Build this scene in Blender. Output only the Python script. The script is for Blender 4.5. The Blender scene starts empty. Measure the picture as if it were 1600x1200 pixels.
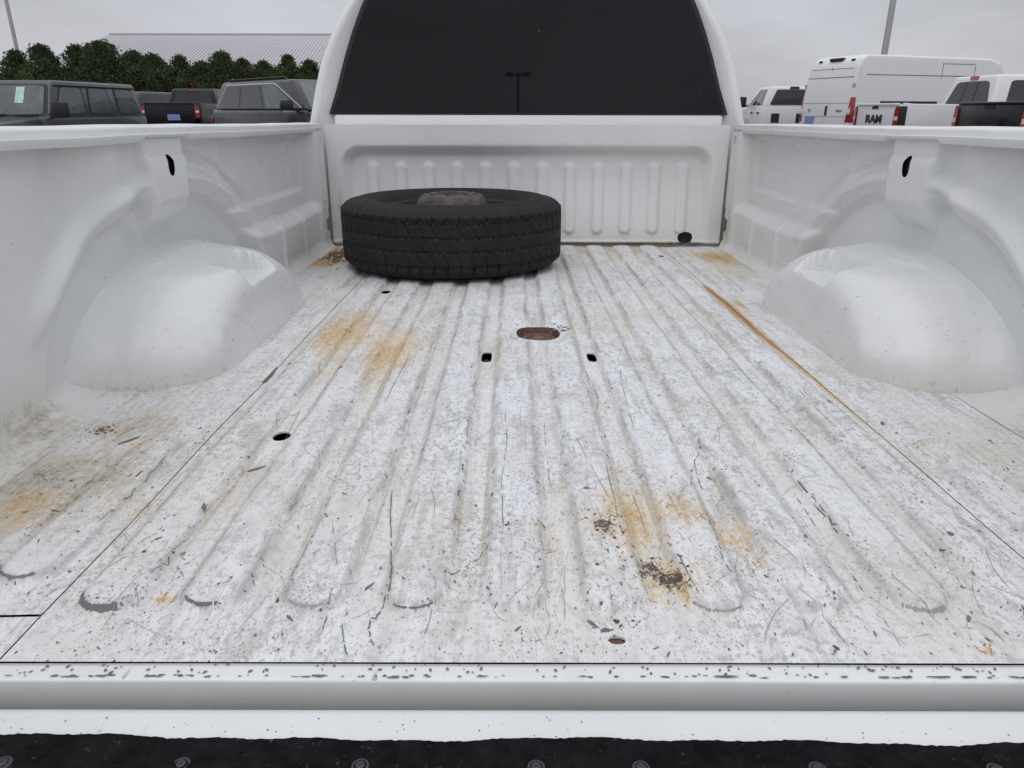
import bpy, bmesh, math, random
import numpy as np
from mathutils import Matrix, Vector
R = math.radians
scene = bpy.context.scene
col = scene.collection

# ------------------------------------------------------------------ camera
RAKE = 0.83                      # the parked truck sits slightly nose down
CAM = Vector((-0.06, 0.0, 1.35))
cd = bpy.data.cameras.new('camera'); cam = bpy.data.objects.new('camera', cd); col.objects.link(cam)
cd.sensor_width = 36.0; cd.lens = 25.43; cd.clip_start = 0.05; cd.clip_end = 5000
cam.matrix_world = Matrix.Translation(CAM) @ Matrix.Rotation(R(90 - 20.0 - RAKE), 4, 'X') @ Matrix.Rotation(R(0.12), 4, 'Z')
scene.camera = cam
# bed coordinates: x across (0 = centre line), y forward from the camera's foot, z up from the bed floor
T = Matrix.Translation(CAM) @ Matrix.Rotation(R(-RAKE), 4, 'X') @ Matrix.Translation(Vector((0.06, 0, -0.5)))

# ------------------------------------------------------------------ world: overcast sky
SUN_EL, SUN_ROT = 58.0, 200.0
w = bpy.data.worlds.new('World'); scene.world = w; w.use_nodes = True
nt = w.node_tree; nt.nodes.clear()
L = nt.links.new
out = nt.nodes.new('ShaderNodeOutputWorld'); bg = nt.nodes.new('ShaderNodeBackground')
sky = nt.nodes.new('ShaderNodeTexSky'); sky.sky_type = 'NISHITA'; sky.sun_disc = False
sky.sun_elevation = R(SUN_EL); sky.sun_rotation = R(SUN_ROT); sky.air_density = 1.0; sky.dust_density = 4.0
tc = nt.nodes.new('ShaderNodeTexCoord'); sep = nt.nodes.new('ShaderNodeSeparateXYZ'); L(tc.outputs['Generated'], sep.inputs[0])
def wm(op, a, b=None, clamp=False):
    n = nt.nodes.new('ShaderNodeMath'); n.operation = op; n.use_clamp = clamp
    for i, v in enumerate((a, b)):
        if v is None: continue
        if isinstance(v, (int, float)): n.inputs[i].default_value = v
        else: L(v, n.inputs[i])
    return n.outputs[0]
# overcast sky: zenith somewhat more than twice as bright as the horizon, broken by faint cloud
zc = wm('MAXIMUM', sep.outputs['Z'], 0.0)
lum = wm('ADD', wm('MULTIPLY', zc, 0.56), 0.44)
mp = nt.nodes.new('ShaderNodeMapping'); mp.inputs['Scale'].default_value = (1.0, 1.0, 3.5); L(tc.outputs['Generated'], mp.inputs[0])
no = nt.nodes.new('ShaderNodeTexNoise'); no.inputs['Scale'].default_value = 2.6; no.inputs['Detail'].default_value = 5; no.inputs['Roughness'].default_value = 0.55; L(mp.outputs[0], no.inputs['Vector'])
cl = wm('ADD', wm('MULTIPLY', wm('SUBTRACT', no.outputs['Fac'], 0.5), 0.85), 1.0)
lum = wm('MULTIPLY', wm('MULTIPLY', lum, cl), 12.2)
cc = nt.nodes.new('ShaderNodeMix'); cc.data_type = 'RGBA'; cc.blend_type = 'MULTIPLY'; cc.inputs[0].default_value = 1.0
cc.inputs[6].default_value = (0.95, 0.965, 1.04, 1); L(lum, cc.inputs[7])
mx = nt.nodes.new('ShaderNodeMix'); mx.data_type = 'RGBA'; mx.inputs[0].default_value = 0.05
L(cc.outputs[2], mx.inputs[6]); L(sky.outputs[0], mx.inputs[7])
L(mx.outputs[2], bg.inputs['Color']); bg.inputs['Strength'].default_value = 0.1; L(bg.outputs[0], out.inputs['Surface'])

# ------------------------------------------------------------------ sun (veiled by cloud) and exposure
sd = bpy.data.lights.new('sun', 'SUN'); sd.energy = 0.55; sd.angle = R(50); sd.color = (1.0, 0.97, 0.93)
so = bpy.data.objects.new('sun', sd); col.objects.link(so)
so.rotation_euler = (R(90 - SUN_EL), 0, R(180 - SUN_ROT))
vs = scene.view_settings; vs.view_transform = 'Standard'; vs.look = 'None'; vs.gamma = 1.0; vs.use_curve_mapping = False
vs.exposure = -0.02

# ------------------------------------------------------------------ helpers: nodes
class NT:
    def __init__(s, name):
        s.m = bpy.data.materials.new(name); s.m.use_nodes = True; s.t = s.m.node_tree; s.b = s.t.nodes['Principled BSDF']
        s.tc = None
    def n(s, typ): return s.t.nodes.new(typ)
    def put(s, v, sock):
        if isinstance(v, (int, float)): sock.default_value = v
        elif isinstance(v, (tuple, list)): sock.default_value = tuple(v) + ((1,) if len(v) == 3 and sock.type == 'RGBA' else ())
        else: s.t.links.new(v, sock)
    def co(s, scale=(1, 1, 1), rot=(0, 0, 0), loc=(0, 0, 0)):
        if s.tc is None: s.tc = s.n('ShaderNodeTexCoord')
        m = s.n('ShaderNodeMapping'); m.inputs['Scale'].default_value = scale; m.inputs['Rotation'].default_value = rot; m.inputs['Location'].default_value = loc
        s.t.links.new(s.tc.outputs['Object'], m.inputs[0]); return m.outputs[0]
    def noise(s, scale=1, detail=2, rough=.5, vec=None, dist=0):
        n = s.n('ShaderNodeTexNoise'); n.inputs['Scale'].default_value = scale; n.inputs['Detail'].default_value = detail
        n.inputs['Roughness'].default_value = rough; n.inputs['Distortion'].default_value = dist
        s.put(vec if vec is not None else s.co(), n.inputs['Vector']); return n.outputs['Fac']
    def vor(s, scale, vec=None, feature='F1'):
        n = s.n('ShaderNodeTexVoronoi'); n.feature = feature; n.inputs['Scale'].default_value = scale
        s.put(vec if vec is not None else s.co(), n.inputs['Vector']); return n.outputs['Distance']
    def ma(s, op, a, b=0.0, c=None, clamp=False):
        n = s.n('ShaderNodeMath'); n.operation = op; n.use_clamp = clamp
        s.put(a, n.inputs[0]); s.put(b, n.inputs[1])
        if c is not None: s.put(c, n.inputs[2])
        return n.outputs[0]
    def ss(s, v, a, b, o0=0.0, o1=1.0):
        n = s.n('ShaderNodeMapRange'); n.interpolation_type = 'SMOOTHSTEP' if a < b else 'LINEAR'
        s.put(v, n.inputs['Value']); s.put(a, n.inputs['From Min']); s.put(b, n.inputs['From Max']); s.put(o0, n.inputs['To Min']); s.put(o1, n.inputs['To Max'])
        return n.outputs[0]
    def mix(s, f, a, b):
        n = s.n('ShaderNodeMix'); n.data_type = 'RGBA'; s.put(f, n.inputs[0]); s.put(a, n.inputs[6]); s.put(b, n.inputs[7]); return n.outputs[2]
    def attr(s, name):
        n = s.n('ShaderNodeAttribute'); n.attribute_name = name; return n.outputs['Fac']
    def bump(s, h, strength=.2, dist=.01):
        n = s.n('ShaderNodeBump'); n.inputs['Strength'].default_value = strength; n.inputs['Distance'].default_value = dist
        s.put(h, n.inputs['Height']); s.t.links.new(n.outputs[0], s.b.inputs['Normal'])
    def set(s, **k):
        nm = {'color': 'Base Color', 'rough': 'Roughness', 'metal': 'Metallic', 'spec': 'Specular IOR Level', 'coat': 'Coat Weight', 'emit': 'Emission Color', 'emits': 'Emission Strength', 'ior': 'IOR', 'trans': 'Transmission Weight', 'coatr': 'Coat Roughness'}
        for a, v in k.items(): s.put(v, s.b.inputs[nm[a]])
        return s.m

def plain(name, c, rough=.5, metal=0., var=.15, sc=6., bump=0., bsc=60., **k):
    t = NT(name); n = t.noise(sc, 4, .6)
    t.set(color=t.mix(n, tuple(x * (1 - var) for x in c), tuple(min(1, x * (1 + var)) for x in c)), metal=metal, **k)
    t.set(rough=t.ss(t.noise(sc * 2.3, 3), .3, .7, max(.02, rough - .08), min(1, rough + .08)))
    if bump: t.bump(t.noise(bsc, 3), bump, .01)
    return t.m

M = {}
PW = (0.70, 0.712, 0.71)
def wear_layers(t, c, floor):
    """white truck paint, scuffed; floor=True adds the heavy wear of the load floor"""
    dirt = t.attr('dirt'); rust = t.attr('rust'); edge = t.attr('edge')
    big = t.noise(3.2, 4, .6)
    c = t.mix(t.ss(big, .35, .7, 0, .35), c, (.60, .61, .595))
    if floor:
        # streaky grey scuffing along the ribs
        s1 = t.noise(1, 5, .68, t.co((70, 5, 20)))
        s2 = t.noise(1, 6, .7, t.co((30, 14, 20), (0, 0, .35)))
        s3 = t.noise(1, 4, .72, t.co((110, 80, 60)))
        patch = t.ss(t.noise(4.5, 4, .65, t.co((1.6, .8, 1), (0, 0, .1))), .34, .66)
        c = t.mix(t.ma('MULTIPLY', t.ss(s1, .46, .64), t.ma('MULTIPLY_ADD', patch, .38, .16)), c, (.37, .375, .37))
        c = t.mix(t.ma('MULTIPLY', t.ss(s2, .48, .62), t.ma('MULTIPLY_ADD', patch, .50, .10)), c, (.38, .375, .355))
        c = t.mix(t.ma('MULTIPLY', t.ss(s3, .50, .60), t.ma('MULTIPLY_ADD', patch, .62, .26)), c, (.36, .36, .355))
        c = t.mix(t.ss(t.noise(1, 6, .75, t.co((9, 4, 9), (0, 0, .2), (3, 1, 2))), .46, .74, 0, .36), c, (.56, .545, .49))
        # hair scratches in several directions
        for k, (ang, st) in enumerate(((.05, .46), (1.25, .34))):
            h = t.noise(1, 2, .5, t.co((420, 9, 40), (0, 0, ang), (k * 3.1, k, 0)))
            br = t.ss(t.noise(1, 3, .6, t.co((14, 9, 9), (0, 0, ang), (k * 7.7, 2, 1))), .48, .62)
            c = t.mix(t.ma('MULTIPLY', t.ma('MULTIPLY', t.ss(h, .63, .70), br), st * 1.5), c, (.30, .30, .295))
        # edges of the pressed ribs: rubbed grey, deepened to stand for occlusion
        e2 = t.noise(1, 5, .7, t.co((55, 9, 20), (0, 0, 0), (5, 5, 5)))
        c = t.mix(t.ma('MULTIPLY', edge, t.ss(e2, .42, .56, 0, .72)), c, (.29, .295, .295))
    else:
        sc = t.ss(t.noise(1, 5, .75, t.co((34, 26, 40), (.3, .2, 0))), .50, .66)
        c = t.mix(t.ma('MULTIPLY', sc, t.ma('MULTIPLY_ADD', edge, .16, .06)), c, (.44, .44, .43))
        sm = t.ss(t.noise(1, 5, .7, t.co((7, 5, 9), (0, 0, 0), (2, 5, 3))), .50, .70)
        c = t.mix(t.ma('MULTIPLY', sm, t.ma('MULTIPLY_ADD', edge, .12, .08)), c, (.52, .52, .49))
        hl = t.ma('MULTIPLY', t.ss(t.noise(1, 2, .5, t.co((60, 9, 330), (.25, 0, 0))), .64, .70), t.ss(t.noise(1, 3, .6, t.co((9, 6, 14), (0, 0, 0), (8, 1, 2))), .5, .62))
        c = t.mix(t.ma('MULTIPLY', hl, t.ma('MULTIPLY_ADD', edge, .7, .12)), c, (.26, .26, .255))
    # dirt film and rust bleeding: speckled and streaky inside the zone where it lies
    r1 = t.noise(1, 5, .82, t.co((95, 60, 80), (0, 0, .05), (7, 1, 0))); r2 = t.noise(1, 4, .7, t.co((48, 6, 30), (0, 0, .03), (1, 4, 2)))
    rn = t.ma('ADD', t.ma('MULTIPLY', r1, .60), t.ma('MULTIPLY', r2, .40))
    d2 = t.noise(1, 5, .8, t.co((80, 50, 60), (0, 0, .2), (2, 9, 4)))
    dirt0 = dirt; dm = t.ma('SUBTRACT', t.ma('ADD', t.ma('MULTIPLY', d2, .6), t.ma('MULTIPLY', r2, .4)), t.ma('MULTIPLY_ADD', dirt, -.30, .68))
    if floor: dirt = t.ma('ADD', dirt, t.ss(t.noise(1, 4, .65, t.co((5, 2.2, 4), (0, 0, .1), (6, 6, 6))),   .46, .70, 0, .62))
    c = t.mix(t.ma('MULTIPLY', dirt, .46), c, (.56, .505, .40))
    c = t.mix(t.ss(dm, .0, .14, 0, .62), c, (.40, .355, .27))
    c = t.mix(t.ss(dm, .13, .22, 0, .7), c, (.15, .13, .105))
    rm = t.ma('SUBTRACT', rn, t.ma('MULTIPLY_ADD', rust, -.43, .695))
    c = t.mix(t.ss(rm, .0, .12, 0, .62), c, (.60, .47, .29))
    c = t.mix(t.ss(rm, .09, .21, 0, .8), c, (.50, .33, .14))
    c = t.mix(t.ss(rm, .20, .32, 0, .85), c, (.30, .15, .06))
    if floor:
        pit = t.attr('pit'); pn = t.noise(1, 5, .8, t.co((190, 130, 90), (0, 0, .3), (3, 3, 1)))
        c = t.mix(t.ss(t.ma('SUBTRACT', pn, t.ma('MULTIPLY_ADD', pit, -.42, .80)), .0, .035, 0, .95), c, t.mix(t.ss(pn, .5, .75), (.055, .04, .03), (.13, .075, .045)))
        # dense fine speckle of nicks
        sp = t.noise(1, 3, .7, t.co((330, 210, 150), (0, 0, .4), (1, 8, 3))); zone = t.noise(1, 4, .7, t.co((12, 7, 8), (0, 0, 0), (4, 4, 4)))
        c = t.mix(t.ss(t.ma('ADD', sp, t.ma('MULTIPLY', zone, .35)), .775, .83, 0, .8), c, (.20, .20, .20))
    # pin chips down to primer
    v = t.noise(1, 3, .55, t.co((150, 95, 120)))
    dens = t.ss(t.noise(5, 4, .6, t.co((1, 1, 1), (0, 0, 0), (9, 9, 9))), .3, .75, .0, .055)
    thr = t.ma('SUBTRACT', .735 if floor else .765, t.ma('MULTIPLY_ADD', edge, .055 if floor else .03, dens))
    chip = t.ma('MULTIPLY', t.ma('SUBTRACT', v, thr), 60, clamp=True)
    c = t.mix(chip, c, (.105, .105, .108))
    return c, chip, big

for key, fl in (('floor', True), ('wall', False)):
    t = NT('worn_white_bed_paint' if fl else 'white_bed_paint')
    c, chip, big = wear_layers(t, PW if not fl else (.755, .775, .805), fl)
    t.set(color=c, rough=t.ss(big, .3, .7, .22, .34) if not fl else t.ss(big, .3, .7, .5, .68), spec=.45)
    h = t.ma('ADD', t.noise(1, 4 if fl else 2, .5, t.co((14, 9, 14))), t.ma('MULTIPLY', chip, -.12 if fl else 0.0))
    t.bump(h, .30 if fl else .06, .004)
    M[key] = t.m
M['cabpaint'] = plain('white_cab_paint', (.78, .785, .78), .22, var=.03, sc=3, coat=.4, coatr=.08)
t = NT('dark_tinted_glass'); t.set(color=t.mix(t.ss(t.noise(70, 2, .5), .78, .80, 0, .5), t.mix(t.noise(2, 3), (.004, .0042, .0055), (.007, .0072, .009)), (.4, .4, .4)), rough=t.ss(t.noise(3, 2), .3, .7, .015, .03), spec=.29); M['glass'] = t.m
M['seal'] = plain('black_rubber', (.012, .012, .013), .55, var=.3, sc=30)
M['void'] = plain('dark_underbody_and_voids', (.02, .019, .018), .85, var=.4, sc=20, bump=.3)  # underbody, and near-black backing that stands for shade inside openings
M['primer'] = plain('bare_primer_grey', (.135, .138, .142), .6, var=.5, sc=40)
M['scratch'] = plain('scratch_grey', (.30, .30, .30), .6, var=.45, sc=25)
M['rustfleck'] = plain('orange_rust', (.50, .27, .09), .85, var=.4, sc=90)
M['rustdark'] = plain('dark_rust', (.10, .062, .045), .9, var=.6, sc=110, bump=.5)
M['sealer'] = plain('grimy_seam_sealer', (.13, .105, .085), .85, var=.6, sc=18)
M['brown'] = plain('brown_rusty_steel', (.17, .10, .07), .8, var=.6, sc=60, bump=.4)
t = NT('weathered_steel_hub'); n1 = t.noise(28, 5, .7)
c = t.mix(t.ss(n1, .35, .7), (.05, .044, .04), (.13, .112, .10)); c = t.mix(t.ss(t.noise(60, 5, .7), .52, .75, 0, .7), c, (.12, .065, .04))
t.set(color=c, rough=.75, metal=.15); t.bump(n1, .35, .004); M['hub'] = t.m
t = NT('dusty_tyre_rubber'); n1 = t.noise(22, 5, .65)
c = t.mix(t.ss(n1, .35, .75), (.006, .006, .0065), (.018, .0178, .0172)); c = t.mix(t.ma('MULTIPLY', t.attr('groove'), t.ss(t.noise(90, 4, .7), .42, .7, 0, .85)), c, (.075, .07, .062))
t.set(color=c, rough=t.ss(n1, .3, .7, .62, .85), spec=.35); t.bump(t.noise(160, 3), .25, .003); M['tyre'] = t.m
t = NT('black_tailgate_liner'); n1 = t.noise(1, 6, .7, t.co((40, 40, 40)))
c = t.mix(t.ss(n1, .35, .7), (.004, .004, .0045), (.012, .012, .013)); c = t.mix(t.ss(t.noise(1, 6, .75, t.co((120, 120, 60), (0, 0, 0), (4, 2, 1))), .61, .71, 0, .7), c, (.10, .10, .11))
t.set(color=c, rough=.8, spec=.08); t.bump(n1, .4, .004); M['liner'] = t.m
M['rimdark'] = plain('black_rim_steel', (.022, .020, .019), .6, .2, var=.5, sc=25)
M['screw'] = plain('dull_steel_screw', (.055, .055, .06), .5, .3, var=.4, sc=80)

# ------------------------------------------------------------------ helpers: meshes and objects
def tag(o, label=None, cat=None, group=None, kind=None):
    for k, v in (('label', label), ('category', cat), ('group', group), ('kind', kind)):
        if v: o[k] = v
    return o
def empty(name, loc=(0, 0, 0), rz=0.0):
    o = bpy.data.objects.new(name, None); col.objects.link(o); o.location = loc; o.rotation_euler = (0, 0, rz); o.empty_display_size = .2; return o
def link(name, me, mats, parent=None, mat4=None, smooth=None):
    if not isinstance(mats, (list, tuple)): mats = [mats]
    for m in mats: me.materials.append(m)
    if smooth is not None:
        me.polygons.foreach_set('use_smooth', [True] * len(me.polygons))
        if smooth < 180: me.set_sharp_from_angle(angle=R(smooth))
    o = bpy.data.objects.new(name, me); col.objects.link(o)
    if parent: o.parent = parent
    if mat4 is not None: o.matrix_local = mat4
    return o
class MB:
    def __init__(s): s.v = []; s.f = []
    def add(s, vs, fs):
        b = len(s.v); s.v += [tuple(p) for p in vs]; s.f += [tuple(i + b for i in f) for f in fs]; return s
    def box(s, c, d, rot=None):
        x, y, z = d[0] / 2, d[1] / 2, d[2] / 2
        p = [Vector(q) for q in ((-x, -y, -z), (x, -y, -z), (x, y, -z), (-x, y, -z), (-x, -y, z), (x, -y, z), (x, y, z), (-x, y, z))]
        if rot is not None: p = [rot @ q for q in p]
        return s.add([q + Vector(c) for q in p], [(0, 3, 2, 1), (4, 5, 6, 7), (0, 1, 5, 4), (1, 2, 6, 5), (2, 3, 7, 6), (3, 0, 4, 7)])
    def hull(s, b, t):
        return s.add(list(b) + list(t), [(3, 2, 1, 0), (4, 5, 6, 7), (0, 1, 5, 4), (1, 2, 6, 5), (2, 3, 7, 6), (3, 0, 4, 7)])
    def prism(s, poly, d):
        """polygon (list of 3D points) extruded by the vector d"""
        n = len(poly); d = Vector(d); q = [Vector(p) + d for p in poly]
        return s.add(list(poly) + q, [tuple(range(n))[::-1], tuple(range(n, 2 * n))] + [(i, (i + 1) % n, n + (i + 1) % n, n + i) for i in range(n)])
    def revolve(s, prof, seg, c=(0, 0, 0), axis='z', closed=False):
        vs, fs = [], []; n = len(prof)
        for k in range(seg):
            a = 2 * math.pi * k / seg; ca, sa = math.cos(a), math.sin(a)
            for r, h in prof:
                p = (r * ca, r * sa, h) if axis == 'z' else ((h, r * ca, r * sa) if axis == 'x' else (r * ca, h, r * sa))
                vs.append((p[0] + c[0], p[1] + c[1], p[2] + c[2]))
        for k in range(seg):
            k2 = (k + 1) % seg
            for i in range(n if closed else n - 1):
                j = (i + 1) % n; fs.append((k * n + i, k2 * n + i, k2 * n + j, k * n + j))
        return s.add(vs, fs)
    def tube(s, a, b, r, seg=10, r2=None):
        a, b = Vector(a), Vector(b); d = (b - a).normalized(); u = d.orthogonal().normalized(); v = d.cross(u); r2 = r if r2 is None else r2
        vs = [a + (u * math.cos(t) + v * math.sin(t)) * r for t in [2 * math.pi * i / seg for i in range(seg)]] + [b + (u * math.cos(t) + v * math.sin(t)) * r2 for t in [2 * math.pi * i / seg for i in range(seg)]]
        return s.add(vs, [(i, (i + 1) % seg, seg + (i + 1) % seg, seg + i) for i in range(seg)] + [tuple(range(seg))[::-1], tuple(range(seg, 2 * seg))])
    def mesh(s, name, bevel=0, seg=2):
        me = bpy.data.meshes.new(name); me.from_pydata(s.v, [], s.f)
        bm = bmesh.new(); bm.from_mesh(me); bmesh.ops.recalc_face_normals(bm, faces=bm.faces)
        if bevel: bmesh.ops.bevel(bm, geom=[e for e in bm.edges if e.calc_face_angle(0) > .35], offset=bevel, segments=seg, affect='EDGES', profile=.55, clamp_overlap=True)
        bm.to_mesh(me); bm.free(); return me
    def build(s, name, mat, parent=None, mat4=None, bevel=0, seg=2, smooth=35):
        return link(name, s.mesh(name, bevel, seg), mat, parent, mat4, smooth)
def sst(a, b, x):
    t = np.clip((np.asarray(x, float) - a) / (b - a), 0, 1); return t * t * (3 - 2 * t)
def grid(name, P, mat, parent=None, mat4=None, keep=None, attrs=None, flip=False, smooth=180, wrap=False):
    """P: (rows, cols, 3) array of points -> one quad sheet; keep: mask (rows-1, cols-1)"""
    nr, nc = P.shape[:2]; idx = np.arange(nr * nc).reshape(nr, nc)
    if wrap: idx = np.concatenate([idx, idx[:1]], 0)
    q = np.stack([idx[:-1, :-1], idx[:-1, 1:], idx[1:, 1:], idx[1:, :-1]], -1)
    if flip: q = q[..., ::-1]
    q = q.reshape(-1, 4)
    if keep is not None: q = q[keep.reshape(-1)]
    me = bpy.data.meshes.new(name)
    me.vertices.add(nr * nc); me.vertices.foreach_set('co', P.reshape(-1).astype(np.float32))
    me.loops.add(q.size); me.loops.foreach_set('vertex_index', q.reshape(-1).astype(np.int32))
    me.polygons.add(len(q)); me.polygons.foreach_set('loop_start', np.arange(0, q.size, 4, dtype=np.int32)); me.polygons.foreach_set('loop_total', np.full(len(q), 4, np.int32))
    me.update(calc_edges=True); me.validate()
    for k, a in (attrs or {}).items():
        at = me.attributes.new(k, 'FLOAT', 'POINT'); at.data.foreach_set('value', np.asarray(a, np.float32).reshape(-1))
    return link(name, me, mat, parent, mat4, smooth)
def copy_tree(o, parent=None):
    c = o.copy(); col.objects.link(c); c.parent = parent
    for ch in list(o.children): copy_tree(ch, c)
    return c
# ------------------------------------------------------------------ ground
g = NT('asphalt_lot'); n1 = g.noise(1, 6, .7, g.co((.6, .6, .6))); n2 = g.noise(1, 6, .7, g.co((40, 40, 40)))
g.set(color=g.mix(n2, g.mix(n1, (.045, .045, .047), (.065, .064, .062)), (.09, .088, .085)), rough=.9); g.bump(n2, .5, .01)
me = bpy.data.meshes.new('ground'); S = 2500
me.from_pydata([(-S, -S, 0), (S, -S, 0), (S, S, 0), (-S, S, 0)], [], [(0, 1, 2, 3)])
tag(link('ground', me, g.m), kind='structure')

# ------------------------------------------------------------------ the truck whose load bed we look into
truck = tag(empty('pickup_truck', (0, 1.64, 0)), 'white pickup truck with worn open load bed and lowered tailgate filling the foreground', 'pickup truck')
TL = Matrix.Translation((0, -1.64, 0)) @ T         # bed coordinates under the truck's empty
RIB_X = [(-4.5 + k) * .112 for k in range(10)]
SIDE_RIBS = [(s * .630, y0, y1) for s in (-1, 1) for y0, y1 in ((.735, 1.06), (2.25, 2.93))]
YR, YF = .574, 3.082
def floor_z(x, y, want_edge=False):
    x = np.asarray(x, float); y = np.asarray(y, float); z = np.zeros(np.broadcast(x, y).shape); e = np.zeros_like(z); foot = np.zeros_like(z)
    for xc, y0, y1 in [(c, .685, 3.03) for c in RIB_X] + SIDE_RIBS:
        d = np.hypot(x - xc, y - np.clip(y, y0, y1))
        z = np.maximum(z, .0095 * (1 - sst(.030, .040, d)))
        e = np.maximum(e, np.exp(-((d - .033) / .0055) ** 2)); foot = np.maximum(foot, np.exp(-((d - .0405) / .0030) ** 2))
    z = z * sst(.9, 1.5, np.hypot((x - .005) / .075, (y - 1.745) / .08))
    z = z + (.0012 * np.sin(x * 21 + 1.3) * np.sin(y * 9 + x * 4) + .0008 * np.sin(x * 57 + y * 13)) * sst(.585, .66, y)
    return ((z, e, foot) if want_edge == 2 else (z, e)) if want_edge else z
RUST = [(-0.478, 1.749, 0.048, 0.164, 0.8), (-0.445, 1.874, 0.043, 0.133, 0.5), (-0.336, 1.565, 0.046, 0.144, 0.8), (-0.451, 1.496, 0.035, 0.133, 0.5), (-0.448, 1.374, 0.032, 0.068, 0.3), (-0.222, 1.589, 0.032, 0.079, 0.35), (-0.341, 1.749, 0.032, 0.117, 0.45), (-0.104, 1.579, 0.021, 0.049, 0.5), (-0.782, 2.92, 0.077, 0.09, 1.0), (-0.769, 2.71, 0.06, 0.078, 0.9), (-0.687, 2.776, 0.049, 0.11, 0.6), (0.738, 2.818, 0.07, 0.113, 0.9), (0.706, 2.526, 0.05, 0.138, 0.55), (0.662, 2.92, 0.052, 0.09, 0.5), (0.343, 2.846, 0.035, 0.115, 0.5), (0.375, 2.646, 0.033, 0.1, 0.4), (0.262, 2.92, 0.026, 0.09, 0.45), (0.392, 1.907, 0.028, 0.055, 0.45), (0.554, 2.364, 0.021, 0.101, 0.4), (0.101, 0.989, 0.018, 0.03, 0.6), (0.104, 0.882, 0.023, 0.035, 0.6), (0.149, 0.909, 0.022, 0.022, 0.5), (0.113, 0.808, 0.025, 0.04, 0.55), (0.179, 0.865, 0.021, 0.021, 0.3), (0.203, 0.84, 0.012, 0.026, 0.5), (0.237, 0.746, 0.008, 0.019, 0.5), (0.117, 0.724, 0.03, 0.033, 0.5), (0.06, 0.816, 0.022, 0.031, 0.6), (0.097, 0.675, 0.016, 0.011, 0.5), (-0.127, 0.832, 0.007, 0.022, 0.5), (-0.109, 0.724, 0.006, 0.015, 0.5), (-0.023, 0.816, 0.008, 0.012, 0.5), (-0.02, 0.786, 0.01, 0.018, 0.3), (-0.445, 0.667, 0.011, 0.011, 0.9), (-0.669, 1.069, 0.042, 0.029, 0.6), (-0.765, 1.142, 0.026, 0.027, 0.7), (-0.751, 1.022, 0.04, 0.027, 0.5), (-0.708, 1.236, 0.047, 0.044, 0.45), (-0.733, 0.882, 0.044, 0.039, 0.7), (-0.714, 0.84, 0.034, 0.023, 0.6), (-0.704, 0.909, 0.027, 0.026, 0.5), (-0.665, 0.938, 0.032, 0.027, 0.35), (-0.658, 0.979, 0.019, 0.042, 0.5), (-0.588, 0.693, 0.018, 0.01, 0.3), (-0.497, 1.069, 0.031, 0.061, 0.35), (-0.46, 0.938, 0.024, 0.059, 0.25), (-0.602, 1.205, 0.035, 0.036, 0.35), (-0.475, 1.205, 0.035, 0.06, 0.3), (-0.611, 1.453, 0.027, 0.084, 0.3), (-0.582, 1.666, 0.037, 0.107, 0.3), (0.6, 2.053, 0.015, 0.078, 0.8), (0.418, 0.59, 0.006, 0.006, 0.7), (0.596, 1.069, 0.015, 0.029, 0.5), (0.78, 1.147, 0.024, 0.022, 0.5), (0.545, 1.094, 0.021, 0.025, 0.35), (0.04, 1.541, 0.014, 0.056, 0.3), (-0.232, 1.034, 0.01, 0.023, 0.3), (-0.219, 1.236, 0.028, 0.069, 0.2), (0.237, 0.757, 0.009, 0.017, 0.3), (0.342, 0.786, 0.024, 0.044, 0.2), (-0.204, 0.681, 0.006, 0.009, 0.4), (-0.404, 1.541, 0.086, 0.286, 0.25)]
def blobs(x, y, lst):
    a = np.zeros(np.broadcast(x, y).shape)
    for bx, by, sx, sy, s in lst:
        a = np.maximum(a, s * np.exp(-.5 * (((x - bx) / sx) ** 2 + ((y - by) / sy) ** 2)))
    return a
RUST = [(b[0], b[1], b[2] * (1.35 if b[2] > .02 else 1.0), b[3] * (1.35 if b[2] > .02 else 1.0), min(1.1, b[4] * 1.1)) for b in RUST]
RUST += [(.095, .84, .045, .12, .80), (.12, .71, .04, .05, .82), (.165, .86, .05, .06, .72), (.225, .80, .03, .06, .68), (-.12, .83, .03, .05, .45), (0, .80, .04, .05, .45), (-.44, 1.72, .09, .26, .66), (-.34, 1.60, .05, .2, .6), (-.60, .9, .12, .12, .45), (.3, 2.6, .25, .15, .3), (-.2, 2.0, .3, .2, .22), (.5, 1.0, .1, .2, .25), (-.3, .8, .12, .1, .25)]
DIRT = [(b[0], b[1], b[2] * 1.6, b[3] * 1.6, b[4] * .6) for b in RUST] + [(-.72, .93, .12, .16, 1.15), (-.70, 1.15, .08, .09, 1.0), (-.64, 1.05, .07, .12, .7), (-.62, 1.30, .06, .15, .45), (-.6, .80, .08, .1, .4), (-.5, .9, .12, .3, .35), (-.35, 1.1, .1, .5, .35),
   (-.76, 2.85, .08, .16, .95), (.74, 2.75, .08, .25, .75), (.64, 1.25, .05, .3, .5), (.66, 1.05, .1, .1, .6), (.72, .85, .1, .15, .6), (.60, 2.1, .03, .4, .5), (0, 3.06, .8, .035, .7), (.35, 2.85, .3, .16, .4), (.10, .80, .09, .14, .55), (-.6, 2.3, .06, .3, .4), (.45, .72, .15, .1, .3), (.3, 1.9, .3, .4, .2), (-.2, .9, .3, .3, .2)]
PIT = [(.060, .815, .014, .016, 1.0), (.068, .84, .012, .01, .6), (.106, .735, .016, .016, .95), (.122, .712, .018, .016, 1.05), (.135, .690, .014, .010, .8), (-.765, 1.135, .02, .016, .8), (-.74, 2.83, .04, .05, .7), (.058, .632, .012, .006, .6), (.228, 1.31, .012, .02, .7)]
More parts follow.
